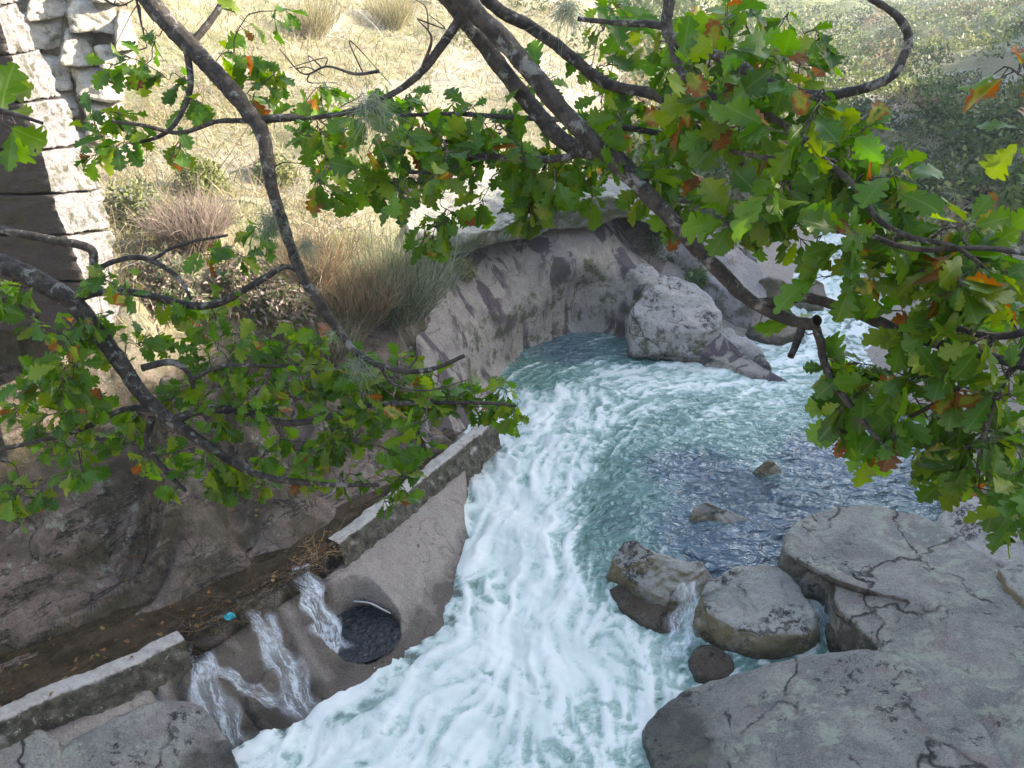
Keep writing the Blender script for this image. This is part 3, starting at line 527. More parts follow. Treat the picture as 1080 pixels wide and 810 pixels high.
def concrete():
    N = NT('old concrete'); g = N.n('ShaderNodeNewGeometry'); pos = g.outputs['Position']; nz = N.n('ShaderNodeSeparateXYZ', {0: g.outputs['Normal']}).outputs[2]
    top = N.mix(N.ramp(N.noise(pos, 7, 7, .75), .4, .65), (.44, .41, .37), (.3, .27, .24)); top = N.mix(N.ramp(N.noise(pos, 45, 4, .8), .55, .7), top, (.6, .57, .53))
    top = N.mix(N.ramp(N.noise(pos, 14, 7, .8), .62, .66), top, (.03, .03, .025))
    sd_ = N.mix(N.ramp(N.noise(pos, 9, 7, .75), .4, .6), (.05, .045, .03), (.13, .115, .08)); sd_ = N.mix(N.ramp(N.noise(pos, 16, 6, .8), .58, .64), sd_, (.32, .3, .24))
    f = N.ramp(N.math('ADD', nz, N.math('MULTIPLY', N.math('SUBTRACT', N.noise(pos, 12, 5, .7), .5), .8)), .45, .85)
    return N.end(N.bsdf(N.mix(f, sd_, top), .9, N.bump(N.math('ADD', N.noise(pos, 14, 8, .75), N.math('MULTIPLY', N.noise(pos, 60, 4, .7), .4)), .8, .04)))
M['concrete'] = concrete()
def canal_wall(px, label, seed):
    V, Fm = wall_mesh([P(u, v, .5)[:2] for u, v in px], -.02, .5, .2, seed)
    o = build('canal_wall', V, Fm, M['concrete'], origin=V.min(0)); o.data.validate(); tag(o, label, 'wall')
canal_wall([(-260, 850), (-120, 797), (0, 745), (60, 719), (120, 696), (186, 664)], 'lower stretch of mossy concrete canal wall with pale top, at the left edge', 3)
canal_wall([(345, 568), (400, 528), (440, 497), (480, 466), (512, 440)], 'upper stretch of mossy concrete canal wall running up behind the carved rock with the hole', 5)
def canal_water():
    N = NT('canal water'); pos = N.n('ShaderNodeNewGeometry').outputs['Position']
    return N.end(N.bsdf(N.mix(N.ramp(N.noise(pos, 3, 5), .4, .6), (.035, .025, .012), (.07, .05, .028)), .07, N.bump(N.noise(N.mapv(pos, (1, 1, 1)), 9, 5, .6), .35, .03), IOR=1.33, Alpha=.62))
M['canal water'] = canal_water()
cc = catmull(np.array(CANAL), 260); dd = np.gradient(cc, axis=0); dd /= np.linalg.norm(dd, axis=1, keepdims=True); nl = np.c_[-dd[:, 1], dd[:, 0]]
Gc = np.array([[(*(cc[i]+nl[i]*a), 0.30+.004*math.sin(i*.9+a*9)) for a in np.linspace(-.1, 1.5, 24)] for i in range(260)])
tag(build('canal_water', Gc.reshape(-1, 3), gridfaces(260, 24), M['canal water']), kind='structure')
N = NT('dark pool water'); pos = N.n('ShaderNodeNewGeometry').outputs['Position']; f_ = N.attr('foam')
f_ = N.math('MULTIPLY', N.ramp(N.math('ADD', f_, N.math('MULTIPLY', N.math('SUBTRACT', N.noise(pos, 22, 6, .75), .5), 1.1)), .35, .9), .8)
M['black water'] = N.end(N.bsdf(N.mix(f_, (.006, .009, .014), (.7, .75, .77)), N.ramp(f_, 0, 1, .05, .5), N.bump(N.noise(pos, 13, 5, .6, .8), .9, .05)))
# water in the round hole
rr_, th = np.meshgrid(np.linspace(0, .56, 26), np.linspace(0, 2*math.pi, 90), indexing='ij')
px_, py_ = POT[0]+rr_*np.cos(th), POT[1]+rr_*np.sin(th); pz_ = -.40+.012*n2(px_, py_, 6, 80, 4)+.006*n2(px_, py_, 17, 81, 2)
inlet = P(345, 668, -.3); dl = np.hypot(px_-inlet[0], py_-inlet[1])
pf = sstep(.55, .95, sstep(.42, .05, dl)*.9+.3*n2(px_, py_, 9, 82, 4)); pf = np.maximum(pf, .55*sstep(.35, .8, n2(px_, py_, 12, 83, 4)))
tag(build('hole_water', np.c_[px_.ravel(), py_.ravel(), pz_.ravel()], gridfaces(26, 90), M['black water'], attrs={'foam': pf.ravel(), 'hydro': np.full(px_.size, .0), 'depth': np.full(px_.size, 1.)}), kind='structure')
# falls spilling over the broken wall
def fall_mat():
    N = NT('falling water'); a = N.attr('fu'); b = N.attr('fv'); e = N.attr('fe')
    pos = N.n('ShaderNodeCombineXYZ', {0: N.math('MULTIPLY', a, 9.), 1: N.math('MULTIPLY', b, 1.8), 2: 0.}).outputs[0]
    p2 = N.n('ShaderNodeCombineXYZ', {0: N.math('MULTIPLY', a, 40.), 1: N.math('MULTIPLY', b, 11.), 2: 2.}).outputs[0]
    n = N.math('ADD', N.math('MULTIPLY', N.noise(pos, 1, 5, .6, .5), .55), N.math('MULTIPLY', N.noise(p2, 1, 5, .7), .45))
    al = N.math('MULTIPLY', N.ramp(n, .4, .66, .1, .8), e)
    sh = N.bsdf((.8, .85, .87), .35, N.bump(n, .6, .04)); sh.node.inputs['Specular IOR Level'].default_value = .7; N.t.links.new(al, sh.node.inputs['Alpha']); return N.end(sh)
M['fall'] = fall_mat()
def fall(pts, w0, w1, dens, name='small_waterfall'):
    p = np.array(pts); n = 90; C = catmull(p, n); d = np.gradient(C, axis=0); side = np.c_[-d[:, 1], d[:, 0], 0*d[:, 0]]; side /= np.linalg.norm(side, axis=1, keepdims=True)+1e-9
    side = .9*side+np.array([.2, 0, 0]); m = 16; G = np.zeros((n, m, 3)); fu = np.zeros((n, m)); fvv = np.zeros((n, m)); fe = np.zeros((n, m)); L = np.r_[0, np.cumsum(np.linalg.norm(np.diff(C, axis=0), axis=1))]
    for i in range(n):
        w = w0+(w1-w0)*(i/n)
        for j in range(m):
            a = j/(m-1)-.5; q = C[i]+side[i]*a*w*(1+.3*math.sin(i*.21+a*4)); G[i, j] = q; fu[i, j] = a*w+.5; fvv[i, j] = L[i]; fe[i, j] = sstep(.5, .25, abs(a))*sstep(0, .05, i/n)*sstep(1, .85, i/n)*dens
    gg = ground(G[..., 0], G[..., 1]); G[..., 2] = np.maximum(G[..., 2], gg+.02)+.02*n2(G[..., 0], G[..., 1], 8, 90, 3)
    return tag(build(name, G.reshape(-1, 3), gridfaces(n, m), M['fall'], attrs={'fu': fu.ravel(), 'fv': fvv.ravel(), 'fe': fe.ravel()}), kind='structure')
def surf(u, v, up=.03): q = hit(u, v); q[2] += up; return q
fall([P(314, 596, .32), P(322, 612, .24), P(333, 640, .05), P(346, 668, -.4), P(354, 690, -.62)], .28, .46, 1.2)
fall([P(256, 632, .32), surf(266, 650), surf(285, 680), surf(300, 705), surf(315, 740), surf(330, 765)], .24, .5, .8)
fall([P(250, 630, .3), surf(275, 665), surf(300, 700)], .12, .3, .7)
fall([P(200, 668, .3), surf(204, 690), surf(215, 715), surf(228, 750), surf(240, 780), surf(250, 800)], .2, .55, .85)
fall([surf(210, 700), surf(245, 722), surf(270, 735), surf(300, 745)], .12, .3, .7)
fall([P(722, 612, .1), P(726, 630, -.1), P(722, 655, -.5), P(712, 680, -.7), P(716, 705, -.8)], .3, .5, .75)
fall([P(862, 640, .05), P(868, 655, -.15), P(868, 675, -.45), P(860, 695, -.7)], .25, .3, .8)
# droplets thrown up by the rapids
kk = rng.choice(WX.size, 30000, p=(np.clip(FO, 0, 1).ravel()**4)/(np.clip(FO, 0, 1).ravel()**4).sum()); crest = (disp-disp.mean()).ravel()[kk]
kk = kk[(crest > .045) & ok[kk]][:2600]; nd = len(kk); pd = np.c_[WX.ravel()[kk], WY.ravel()[kk], WZ2.ravel()[kk]]+np.c_[rng.normal(size=nd)*.04, rng.normal(size=nd)*.04, np.abs(rng.normal(size=nd))*.05+.005]
oc = np.array([(1, 0, 0), (-1, 0, 0), (0, 1, 0), (0, -1, 0), (0, 0, 1), (0, 0, -1)], float); of = np.array([(0, 2, 4), (2, 1, 4), (1, 3, 4), (3, 0, 4), (2, 0, 5), (1, 2, 5), (3, 1, 5), (0, 3, 5)])
rd = .003+.006*rng.random(nd)**2; Vd = (pd[:, None]+oc[None]*rd[:, None, None]).reshape(-1, 3); Fd = (of[None]+(np.arange(nd)*6)[:, None, None]).reshape(-1, 3)
N = NT('spray'); M['spray'] = N.end(N.bsdf((.82, .86, .86), .4))
tag(build('spray', Vd, Fd, M['spray']), 'white spray droplets flying over the rapids', kind='stuff')
# ------------------------------------------------------------------ masonry
def hexblock(c8, seed, n=12, amp=.035, sq=9, freq=2.2):
    """c8: corners indexed [ix][iy][iz]; one rounded, roughened block"""
    lin = np.linspace(-1, 1, n); V = []; Fs = []; off = 0
    for ax in range(3):
        for sgn in (-1, 1):
            a, b = np.meshgrid(lin, lin, indexing='ij'); p = np.zeros((n, n, 3)); p[..., ax] = sgn; p[..., (ax+1) % 3] = a; p[..., (ax+2) % 3] = b
            p = p/(np.abs(p)**sq).sum(-1, keepdims=True)**(1/sq)
            V.append(p.reshape(-1, 3)); f = gridfaces(n, n)+off; Fs.append(f if sgn > 0 else f[:, ::-1]); off += n*n
    p = np.vstack(V); t = (p+1)/2; W = 0
    for i in (0, 1):
        for j in (0, 1):
            for k in (0, 1):
                W = W+np.array(c8[i][j][k])[None]*((t[:, 0] if i else 1-t[:, 0])*(t[:, 1] if j else 1-t[:, 1])*(t[:, 2] if k else 1-t[:, 2]))[:, None]
    c = W.mean(0); dr = W-c; dr /= np.linalg.norm(dr, axis=1, keepdims=True)
    W = W+dr*(amp*fbm(W*freq+seed, seed, 5, .6)*1.6+.02*fbm(W*8, seed+1, 3))[:, None]
    return W, np.vstack(Fs)
M['arch'] = rock_mat('weathered masonry with painted shade', (.3, .28, .29), (.4, .37, .38), (.22, .19, .18), black=.3, moss=.1, crack=.1, lichen=.6, sc=1.6, dark=(.07, .052, .038))  # dark tone is painted shade on the arch sides away from the sun
M['rubble'] = rock_mat('pale wall stone', (.5, .46, .39), (.58, .54, .46), (.38, .32, .24), black=.3, moss=.1, crack=.3, lichen=.2)
arch = tag(empty('stone_arch', Q(40, 345, 10)), 'dark masonry edge of an old stone arch with horizontal joints at the left edge', 'masonry')
vb = [-40, 8, 58, 108, 158, 205, 248, 297, 350]; eu = [-28, -3, 13, 28, 46, 58, 73, 90, 98]; ru = [0, 18, 40, 66, 90, 108, 116, 120, 124]
for i in range(8):
    tf = 9.2+.1*i*0; tb = 11.2; L0, L1 = -150, -150
    g = .7
    a = Q(L0, vb[i]+g, tf+.5); b = Q(L1, vb[i+1]-g, tf+.5); c = Q(eu[i]+random.uniform(-2, 2), vb[i]+g, tf); d = Q(eu[i+1]+random.uniform(-2, 2), vb[i+1]-g, tf)
    c2 = Q(ru[i], vb[i]-6+g, tb); d2 = Q(ru[i+1], vb[i+1]-6-g, tb); a2 = a+(c2-c); b2 = b+(d2-d)
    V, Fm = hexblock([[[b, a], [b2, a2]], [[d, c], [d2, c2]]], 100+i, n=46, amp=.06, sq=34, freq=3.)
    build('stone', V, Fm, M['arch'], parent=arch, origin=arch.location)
wall = tag(empty('stone_wall', Q(100, 200, 15.5)), 'sunlit rubble wall of pale irregular stones behind the arch, top left', 'wall')
st_ = []
for row in range(7):
    u = -30+random.uniform(0, 20)
    while u < 138:
        w = random.uniform(26, 58); h = 33+random.uniform(-3, 5); v = -52+row*36+.33*(u-20); u1 = min(u+w, 140+random.uniform(-8, 6))
        if u1-u > 14 and v+h < 215: st_.append((u+1, v+1, u1-1, v+h))
        u = u1
for i, (u0, v0, u1, v1) in enumerate(st_):
    j = lambda: random.uniform(-3.5, 3.5); tt = 15.5
    c = [Q(u0+j(), v1+j(), tt), Q(u0+j(), v0+j(), tt+.15), Q(u1+j(), v1+j(), tt+.4), Q(u1+j(), v0+j(), tt+.6)]; bk = np.array([-.5, 1.2, .1])+rng.normal(size=3)*.02; c = [q+np.array([0, random.uniform(-.12, .12), 0]) for q in c]
    V, Fm = hexblock([[[c[0], c[1]], [c[0]+bk, c[1]+bk]], [[c[2], c[3]], [c[2]+bk, c[3]+bk]]], 130+i, n=16, amp=.09, sq=11, freq=2.6)
    build('stone', V, Fm, M['rubble'], parent=wall, origin=wall.location)
M['earth'] = rock_mat('earth packing', (.2, .16, .11), (.3, .25, .18), (.14, .11, .08), black=.2, moss=.2, crack=.0, lichen=.0)
q0 = [Q(-40, 215, 15.75), Q(-40, -60, 15.75), Q(128, 200, 16.3), Q(128, -60, 16.3)]; bk = np.array([-.5, 1.5, .1])
V, Fm = hexblock([[[q0[0], q0[1]], [q0[0]+bk, q0[1]+bk]], [[q0[2], q0[3]], [q0[2]+bk, q0[3]+bk]]], 170, n=50, amp=.12, sq=14, freq=1.8)
build('packing', V, Fm, M['earth'], parent=wall, origin=wall.location)
# ------------------------------------------------------------------ thin strips: grass, broom, lichen
def strips(org, dr, ln, wd, droop, col, seg=4, wob=.08, taper=.15):
    n = len(org); dr = dr/np.linalg.norm(dr, axis=1, keepdims=True); side = np.cross(dr, rng.normal(size=(n, 3))); side /= np.linalg.norm(side, axis=1, keepdims=True)+1e-9
    V = np.zeros((n, seg+1, 2, 3)); jit = rng.normal(size=(n, 3))*wob; ln = np.broadcast_to(ln, (n,)); wd = np.broadcast_to(wd, (n,)); droop = np.broadcast_to(droop, (n,))
    for k in range(seg+1):
        f = k/seg; c = org+dr*(ln*f)[:, None]+jit*(ln*f*f)[:, None]; c[:, 2] -= droop*ln*f*f; w = wd*(1-(1-taper)*f)*.5
        V[:, k, 0] = c-side*w[:, None]; V[:, k, 1] = c+side*w[:, None]
    b = (np.arange(n)*(seg+1)*2)[:, None]; k = np.arange(seg)[None]*2; Fq = np.stack([b+k, b+k+1, b+k+3, b+k+2], -1).reshape(-1, 4)
    return V.reshape(-1, 3), Fq, np.repeat(col, (seg+1)*2, axis=0)
def merge(parts):
    V, Fq, C = [], [], []; o = 0
    for v, f, c in parts: V.append(v); Fq.append(f+o); C.append(c); o += len(v)
    return np.vstack(V), np.vstack(Fq), np.vstack(C)
def leafy_mat(name, tr=.35, rough=.6):
    N = NT(name); c = N.attr('col', 'Color'); pos = N.n('ShaderNodeNewGeometry').outputs['Position']
    d = N.bsdf(c, rough); t = N.n('ShaderNodeBsdfTranslucent', {'Color': c}).outputs[0]
    return N.end(N.n('ShaderNodeMixShader', {0: tr, 1: d, 2: t}).outputs[0])
M['blades'] = leafy_mat('plant blades')
def cols(n, palette, wts=None, var=.25):
    p = np.array(palette); i = rng.choice(len(p), n, p=wts); c = p[i]*(1+rng.normal(size=(n, 1))*var); return np.clip(c, .004, .9)
def fan_points(n, y0, y1, s0, s1):
    y = y0*(y1/y0)**rng.random(n); x = (s0+(s1-s0)*rng.random(n))*(y+3); return x, y
def bilg(A, x, y):
    r = np.interp(y, yr, np.arange(len(yr))); sx = x/(y+3.0); c = np.interp(sx, s, np.arange(len(s))); r0 = np.minimum(r.astype(int), len(yr)-2); c0 = np.minimum(c.astype(int), len(s)-2); fr = r-r0; fc = c-c0
    return A[r0, c0]*(1-fr)*(1-fc)+A[r0+1, c0]*fr*(1-fc)+A[r0, c0+1]*(1-fr)*fc+A[r0+1, c0+1]*fr*fc
VEG = veg.reshape(xx.shape)
x, y = fan_points(95000, 10, 45, -.62, .62); z = bilg(zz, x, y); vg = bilg(VEG, x, y)
dens = fbm(np.c_[x*.7, y*.7, 0*x], 91, 3); k = (vg > .55+.2*rng.random(len(x))) & (dens > -.35+.5*rng.random(len(x))-.2) & (~((np.abs(x-.2) < 4) & (z < 1)))
x, y, z, dens = x[k], y[k], z[k], dens[k]; n = len(x)
straw = [(.42, .34, .2), (.5, .42, .27), (.3, .24, .13), (.17, .19, .07), (.24, .25, .1)]
lean = np.c_[rng.normal(size=n)*.45, rng.normal(size=n)*.45-.25, np.ones(n)*.9]
g1 = strips(np.c_[x, y, z-.03], lean, .2+.35*rng.random(n)*(1+dens), .008+.0012*y*rng.random(n), .6*rng.random(n), cols(n, straw, [.3, .2, .15, .15, .2]), wob=.25)
x, y = fan_points(9000, 11, 34, -.62, .3); z = bilg(zz, x, y); vg = bilg(VEG, x, y); k = (vg > .6) & (fbm(np.c_[x*.8, y*.8, 0*x], 93, 3) > .05); x, y, z = x[k], y[k], z[k]; n = len(x)
g1b = strips(np.c_[x, y, z+.02], np.c_[rng.normal(size=(n, 2)), .35+.5*rng.random(n)], .35+.6*rng.random(n), .006+.0011*y*rng.random(n), .9*rng.random(n), cols(n, [(.5, .45, .38), (.33, .24, .18), (.16, .11, .08), (.62, .57, .48)]), seg=5, wob=.55)
g1 = merge([g1, g1b])
tag(build('grass', g1[0], g1[1], M['blades'], attrs={'col': g1[2]}), 'dry straw coloured grass covering the sunlit slope', kind='stuff')
# far scrub as one mass
x, y = fan_points(7000, 20, 210, -.6, .75); z = bilg(zz, x, y); vg = bilg(VEG, x, y)
cl = fbm(np.c_[x*.05, y*.05, 0*x], 95, 3)+.5*fbm(np.c_[x*.3, y*.3, 0*x], 96, 2)
k = (vg > .6) & (cl > np.where(x/(y+3) < .12, .25, -.7)+.2*rng.random(len(x))) & (z > 1.15); x, y, z = x[k], y[k], z[k]; n = len(x)
q = 110; rad = (.3+.85*rng.random(n)**1.5)*(1+y*.007); pc = rng.normal(size=(n, q, 3)); pc /= np.linalg.norm(pc, axis=2, keepdims=True); pc *= (.6+.4*rng.random((n, q, 1))); pc[..., 2] = np.abs(pc[..., 2])*.9
base = np.stack([x, y, z], -1)[:, None]+pc*rad[:, None, None]
cc_ = cols(n, [(.075, .11, .03), (.11, .15, .045), (.2, .21, .08), (.2, .15, .09), (.05, .08, .03)], [.3, .3, .2, .1, .1], .2)
cc_ = np.repeat(cc_, q, 0)*(1+.25*rng.normal(size=(n*q, 1))); b_ = base.reshape(-1, 3)
dq = rng.normal(size=(n*q, 3))+pc.reshape(-1, 3)*1.2+np.array([0, 0, .6]); szq = np.repeat(rad, q)*(.11+.12*rng.random(n*q))
g2 = strips(b_, dq, szq, szq*.6, .2, np.clip(cc_, .01, 1), seg=2, wob=.2, taper=.3)
tag(build('scrub', g2[0], g2[1], M['blades'], attrs={'col': g2[2]}), 'green scrub covering the far valley sides', kind='stuff')
# individual shrubs
def shrub(u, v, kind, h, label, pal, nb=420, tilt=(0, -.2), t=None):
    if t is None: h *= 1.3; nb = int(nb*1.5)
    b = surf(u, v, -.05) if t is None else Q(u, v, t); root = tag(empty('shrub', b), label, 'shrub'); o = np.array(root.location)
    sr = h*.42; parts = []; ns = 26; a = rng.random(ns)*6.28
    dr = np.c_[np.cos(a)*.55+tilt[0], np.sin(a)*.55+tilt[1], .75+.4*rng.random(ns)]; og = b+np.c_[np.cos(a)*sr*.3, np.sin(a)*sr*.3, 0*a]
    v_, f_, c_ = strips(og, dr, h*(.6+.4*rng.random(ns)), .018, .1, cols(ns, [(.2, .16, .12), (.32, .28, .22)]), seg=5, wob=.25, taper=.3)
    build('stems', v_, f_, M['blades'], root, attrs={'col': c_}, origin=o)
    a = rng.random(nb)*6.28; r = np.sqrt(rng.random(nb)); f = rng.random(nb)
    if kind == 'broom':
        og = b+np.c_[np.cos(a)*sr*r*(.5+f), np.sin(a)*sr*r*(.5+f), h*.62*f*(1-.3*r)]
        dr = np.c_[np.cos(a)*.5*r+tilt[0], np.sin(a)*.5*r+tilt[1], .9+0*a]+rng.normal(size=(nb, 3))*.16
        g = strips(og, dr, h*(.25+.3*rng.random(nb)), .009+.006*rng.random(nb), .25*rng.random(nb), cols(nb, pal), seg=4, wob=.2)
    else:
        dv = rng.normal(size=(nb, 3)); dv /= np.linalg.norm(dv, axis=1, keepdims=True); dv[:, 2] = np.abs(dv[:, 2]); cz = fbm(dv*2+u, 7, 2)[:, None]
        og = b+dv*(.45+.5*rng.random((nb, 1))+.3*cz)*np.array([sr*1.3, sr*1.3, h*.8])
        g = strips(og, rng.normal(size=(nb, 3))+dv*.5, .05+.06*rng.random(nb), .03+.025*rng.random(nb), .2, cols(nb, pal), seg=2, wob=.2, taper=.4)
    build('foliage', g[0], g[1], M['blades'], root, attrs={'col': g[2]}, origin=o); return root
GG = [(.13, .16, .09), (.18, .2, .11), (.1, .13, .07), (.24, .24, .16)]; RU = [(.28, .18, .1), (.22, .15, .09), (.34, .25, .15), (.15, .15, .07)]; YG = [(.2, .24, .07), (.28, .3, .1), (.14, .18, .05), (.35, .33, .15)]; PK = [(.3, .22, .19), (.38, .3, .25), (.2, .17, .12)]; DK = [(.07, .1, .03), (.1, .13, .04), (.14, .12, .06)]
for a in [(418, 345, 'broom', 1.5, 'tall grey green broom bush immediately left of the cliff', GG, 1500), (375, 345, 'broom', 1.1, 'russet brown broom bush beside the tall grey green one', RU, 1200), (330, 300, 'broom', .9, 'thin brown broom bush behind the hanging lichen tuft of the sloping branch', RU, 700),
          (352, 385, 'broom', .7, 'low olive bush on the bank edge beneath the sloping branch tip', GG+RU, 700), (250, 320, 'leafy', .8, 'dark tangled bush at the foot of the slope, above the lower branch', DK+PK, 1300), (175, 320, 'leafy', .8, 'pale dry bush right beside the foot of the stone arch', PK+GG, 1300),
          (150, 240, 'leafy', .8, 'grey green leafy bush against the sunlit right side of the arch', GG+YG, 1200), (215, 205, 'leafy', .7, 'bright yellow green bush in full sun on the slope', YG, 1200), (290, 190, 'leafy', .6, 'small yellow green bush beside the sloping branch in sun', YG, 900), (205, 265, 'broom', .8, 'pinkish brown heather bush in the middle of the slope', PK, 1100),
          (440, 210, 'leafy', .6, 'whitish dry bush on top of the slope left of the overhanging ledge', PK, 900), (300, 345, 'leafy', .7, 'shaded thicket bush just above the left rock ledges', DK+PK, 1200),
          (330, 40, 'broom', 1.2, 'tall dry grass like tussock high on the slope, left one of a pair', straw, 900), (415, 30, 'broom', 1.2, 'tall dry grass like tussock high on the slope, right one of a pair', straw, 900),
          (695, 262, 'leafy', .7, 'low green bush between the cliff and the far boulders', DK+GG, 900), (735, 300, 'leafy', .5, 'small fresh green plant behind the thin pale slab', [(.1, .2, .05), (.14, .24, .06)], 600), (770, 235, 'broom', 1.0, 'brown bush on the far bank above the grey bedrock rib', RU+GG, 900), (730, 225, 'leafy', .9, 'olive bush on the far bank behind the main oak limb', DK+GG, 1000)]:
    shrub(*a)
shrub(488, 292, 'leafy', .55, 'yellowish fern like plant hanging at the left end of the dark gap', YG+RU, 700, t=17.4)
# debris on the canal lip
def twig_bits(name, label, cat, pts, n, ln, col, w=.006, up=.25):
    o = np.array(pts[rng.integers(len(pts))]) ; P0 = np.array(pts)[rng.integers(len(pts), size=n)]+rng.normal(size=(n, 3))*np.array([.12, .12, .03])
    g = strips(P0, rng.normal(size=(n, 3))*np.array([1, 1, up])+np.array([.4, .4, 0]), ln*(.4+rng.random(n)), w, .2, cols(n, col), seg=4, wob=.4, taper=.4)
    return tag(build(name, g[0], g[1], M['blades'], attrs={'col': g[2]}, origin=o), label, cat)
twig_bits('root_tuft', 'ginger tuft of dry roots caught on the end of the upper canal wall', 'root tuft', [P(330, 585, .5), P(345, 580, .53), P(322, 598, .38)], 150, .22, [(.35, .2, .08), (.45, .33, .18), (.25, .13, .05)], .007, .6)
twig_bits('twig_pile', 'dark twigs and leaf litter jammed in the gap of the broken canal wall', 'debris', [P(205, 668, .38), P(230, 652, .4), P(255, 640, .4), P(280, 622, .4), P(300, 608, .4)], 420, .28, [(.07, .05, .03), (.12, .08, .04), (.2, .13, .06), (.04, .03, .02)], .009, .25)
for q, bs, sd_ in (([(205, 668, .26), (222, 655, .3), (245, 650, .28), (235, 668, .16), (212, 680, .15)], -.5, 201), ([(258, 640, .3), (280, 624, .33), (298, 618, .28), (290, 634, .2), (265, 650, .16)], -.5, 203)):
    rock('boulder', q, bs, M['wetrock'], {201: 'dark wet stone beside the teal scrap on the broken canal wall', 203: 'dark wet stone between the two upper trickles of the broken canal wall'}[sd_], dome=.03, edge=.06, flare=.05, amp=.06, freq=3, seed=sd_, res=.02, facet=.04)
N = NT('teal plastic'); M['teal'] = N.end(N.bsdf((.02, .32, .34), .4))
u_, v_ = np.meshgrid(np.linspace(-1, 1, 14), np.linspace(-1, 1, 10)); c0 = P(242, 650, .47)
sx = c0[0]+.07*u_+.012*np.sin(5*v_); sy = c0[1]+.04*v_+.015*np.sin(4*u_); sz = c0[2]+.02*np.sin(3.1*u_+2*v_)+.012*np.sin(7*v_+u_)
o = build('plastic_scrap', np.c_[sx.ravel(), sy.ravel(), sz.ravel()], gridfaces(10, 14), M['teal'], origin=c0); md = o.modifiers.new('thick', 'SOLIDIFY'); md.thickness = .004
tag(o, 'crumpled scrap of teal plastic on the broken canal wall', 'litter')
# ------------------------------------------------------------------ branches and leaves
def tube(pts, rad, ns=9, seed=0, lump=.12):
    p = np.array(pts, float); L = np.linalg.norm(np.diff(p, axis=0), axis=1).sum(); n = max(4, int(L/max(.012, np.mean(rad)*.55))); n = min(n, 260)
    cp = catmull(np.c_[p, rad], n); C, R = cp[:, :3], np.maximum(cp[:, 3], .0008)
    d = np.gradient(C, axis=0); d /= np.linalg.norm(d, axis=1, keepdims=True)+1e-9; up = np.array([.13, -.9, .4]); a = np.cross(d, up); a /= np.linalg.norm(a, axis=1, keepdims=True)+1e-9; b = np.cross(d, a)
    th = np.arange(ns)/ns*2*math.pi; G = C[:, None]+R[:, None, None]*(np.cos(th)[None, :, None]*a[:, None]+np.sin(th)[None, :, None]*b[:, None])
    V = G.reshape(-1, 3); rr = np.repeat(R, ns); dr = (V-np.repeat(C, ns, 0))/rr[:, None]
    if lump and R.mean() > .003:
        f = .9/R.mean(); V = V+dr*(rr*(lump*1.4*fbm(V*f*.45+seed, seed, 3)+lump*.8*perlin(V*f*1.6, seed+3)))[:, None]
    Fq = gridfaces(n, ns, True); e = np.vstack([V, C[0]-d[0]*R[0]*.5, C[-1]+d[-1]*R[-1]]); m = len(V); j = np.arange(ns); j2 = (j+1) % ns
    F2 = np.vstack([Fq, np.stack([j2, j, 0*j+m, 0*j+m], -1)[:, :4], np.stack([(n-1)*ns+j, (n-1)*ns+j2, 0*j+m+1, 0*j+m+1], -1)])
    return e, F2, np.zeros((len(e), 3)), C, R
def bark():
    N = NT('oak bark'); g = N.n('ShaderNodeNewGeometry'); pos = g.outputs['Position']
    c = N.mix(N.ramp(N.noise(pos, 30, 6, .7), .4, .62), (.022, .018, .015), (.065, .053, .044))
    l = N.ramp(N.noise(pos, 21, 7, .72, .5), .54, .62); c = N.mix(N.math('MULTIPLY', l, .6), c, (.3, .3, .27))
    c = N.mix(N.ramp(N.noise(pos, 14, 5, .7), .58, .68, 0, .6), c, (.12, .14, .07))
    return N.end(N.bsdf(c, .85, N.bump(N.math('ADD', N.noise(pos, 55, 7, .75), N.noise(N.mapv(pos, (1, 1, 1)), 18, 5, .6)), .9, .012)))
def twigm():
    N = NT('twig bark'); pos = N.n('ShaderNodeNewGeometry').outputs['Position']
    return N.end(N.bsdf(N.mix(N.ramp(N.noise(pos, 40, 4), .4, .6), (.028, .02, .018), (.08, .055, .045)), .7))
def leafm():
    N = NT('oak leaf'); c = N.attr('col', 'Color'); lx = N.attr('lx'); ly = N.attr('ly'); pos = N.n('ShaderNodeNewGeometry').outputs['Position']
    ay = N.math('ABSOLUTE', ly)
    mid = N.ramp(ay, .012, .035, 1, 0)
    sv = N.math('ABSOLUTE', N.math('SUBTRACT', N.math('FRACT', N.math('MULTIPLY', N.math('SUBTRACT', lx, N.math('MULTIPLY', ay, .9)), 8.5)), .5)); sec = N.ramp(sv, .0, .09, .6, 0)
    vein = N.math('MAXIMUM', mid, sec)
    au = N.math('ADD', N.attr('aut'), N.math('MULTIPLY', N.math('SUBTRACT', N.noise(pos, 26, 4, .6), .5), .9))
    c = N.mix(N.ramp(au, .32, .55), c, (.26, .24, .03)); c = N.mix(N.ramp(au, .55, .72), c, (.22, .07, .012)); c = N.mix(N.ramp(au, .85, 1.1), c, (.15, .055, .02))
    c = N.mix(N.ramp(N.noise(pos, 90, 3, .7), .66, .72, 0, .7), c, (.1, .05, .015))
    cv = N.mix(N.math('MULTIPLY', vein, .45), c, (.2, .26, .07))
    nb = N.bump(N.math('MULTIPLY', vein, -1.), .35, .002)
    d = N.bsdf(cv, .4, nb); d.node.inputs['Specular IOR Level'].default_value = .4
    tc = N.n('ShaderNodeHueSaturation', {'Color': c, 'Value': 2.0, 'Saturation': 1.1}).outputs[0]
    t = N.n('ShaderNodeBsdfTranslucent', {'Color': tc}).outputs[0]
    return N.end(N.n('ShaderNodeMixShader', {0: .45, 1: d, 2: t}).outputs[0])
M['bark'], M['twig'], M['leaf'] = bark(), twigm(), leafm()
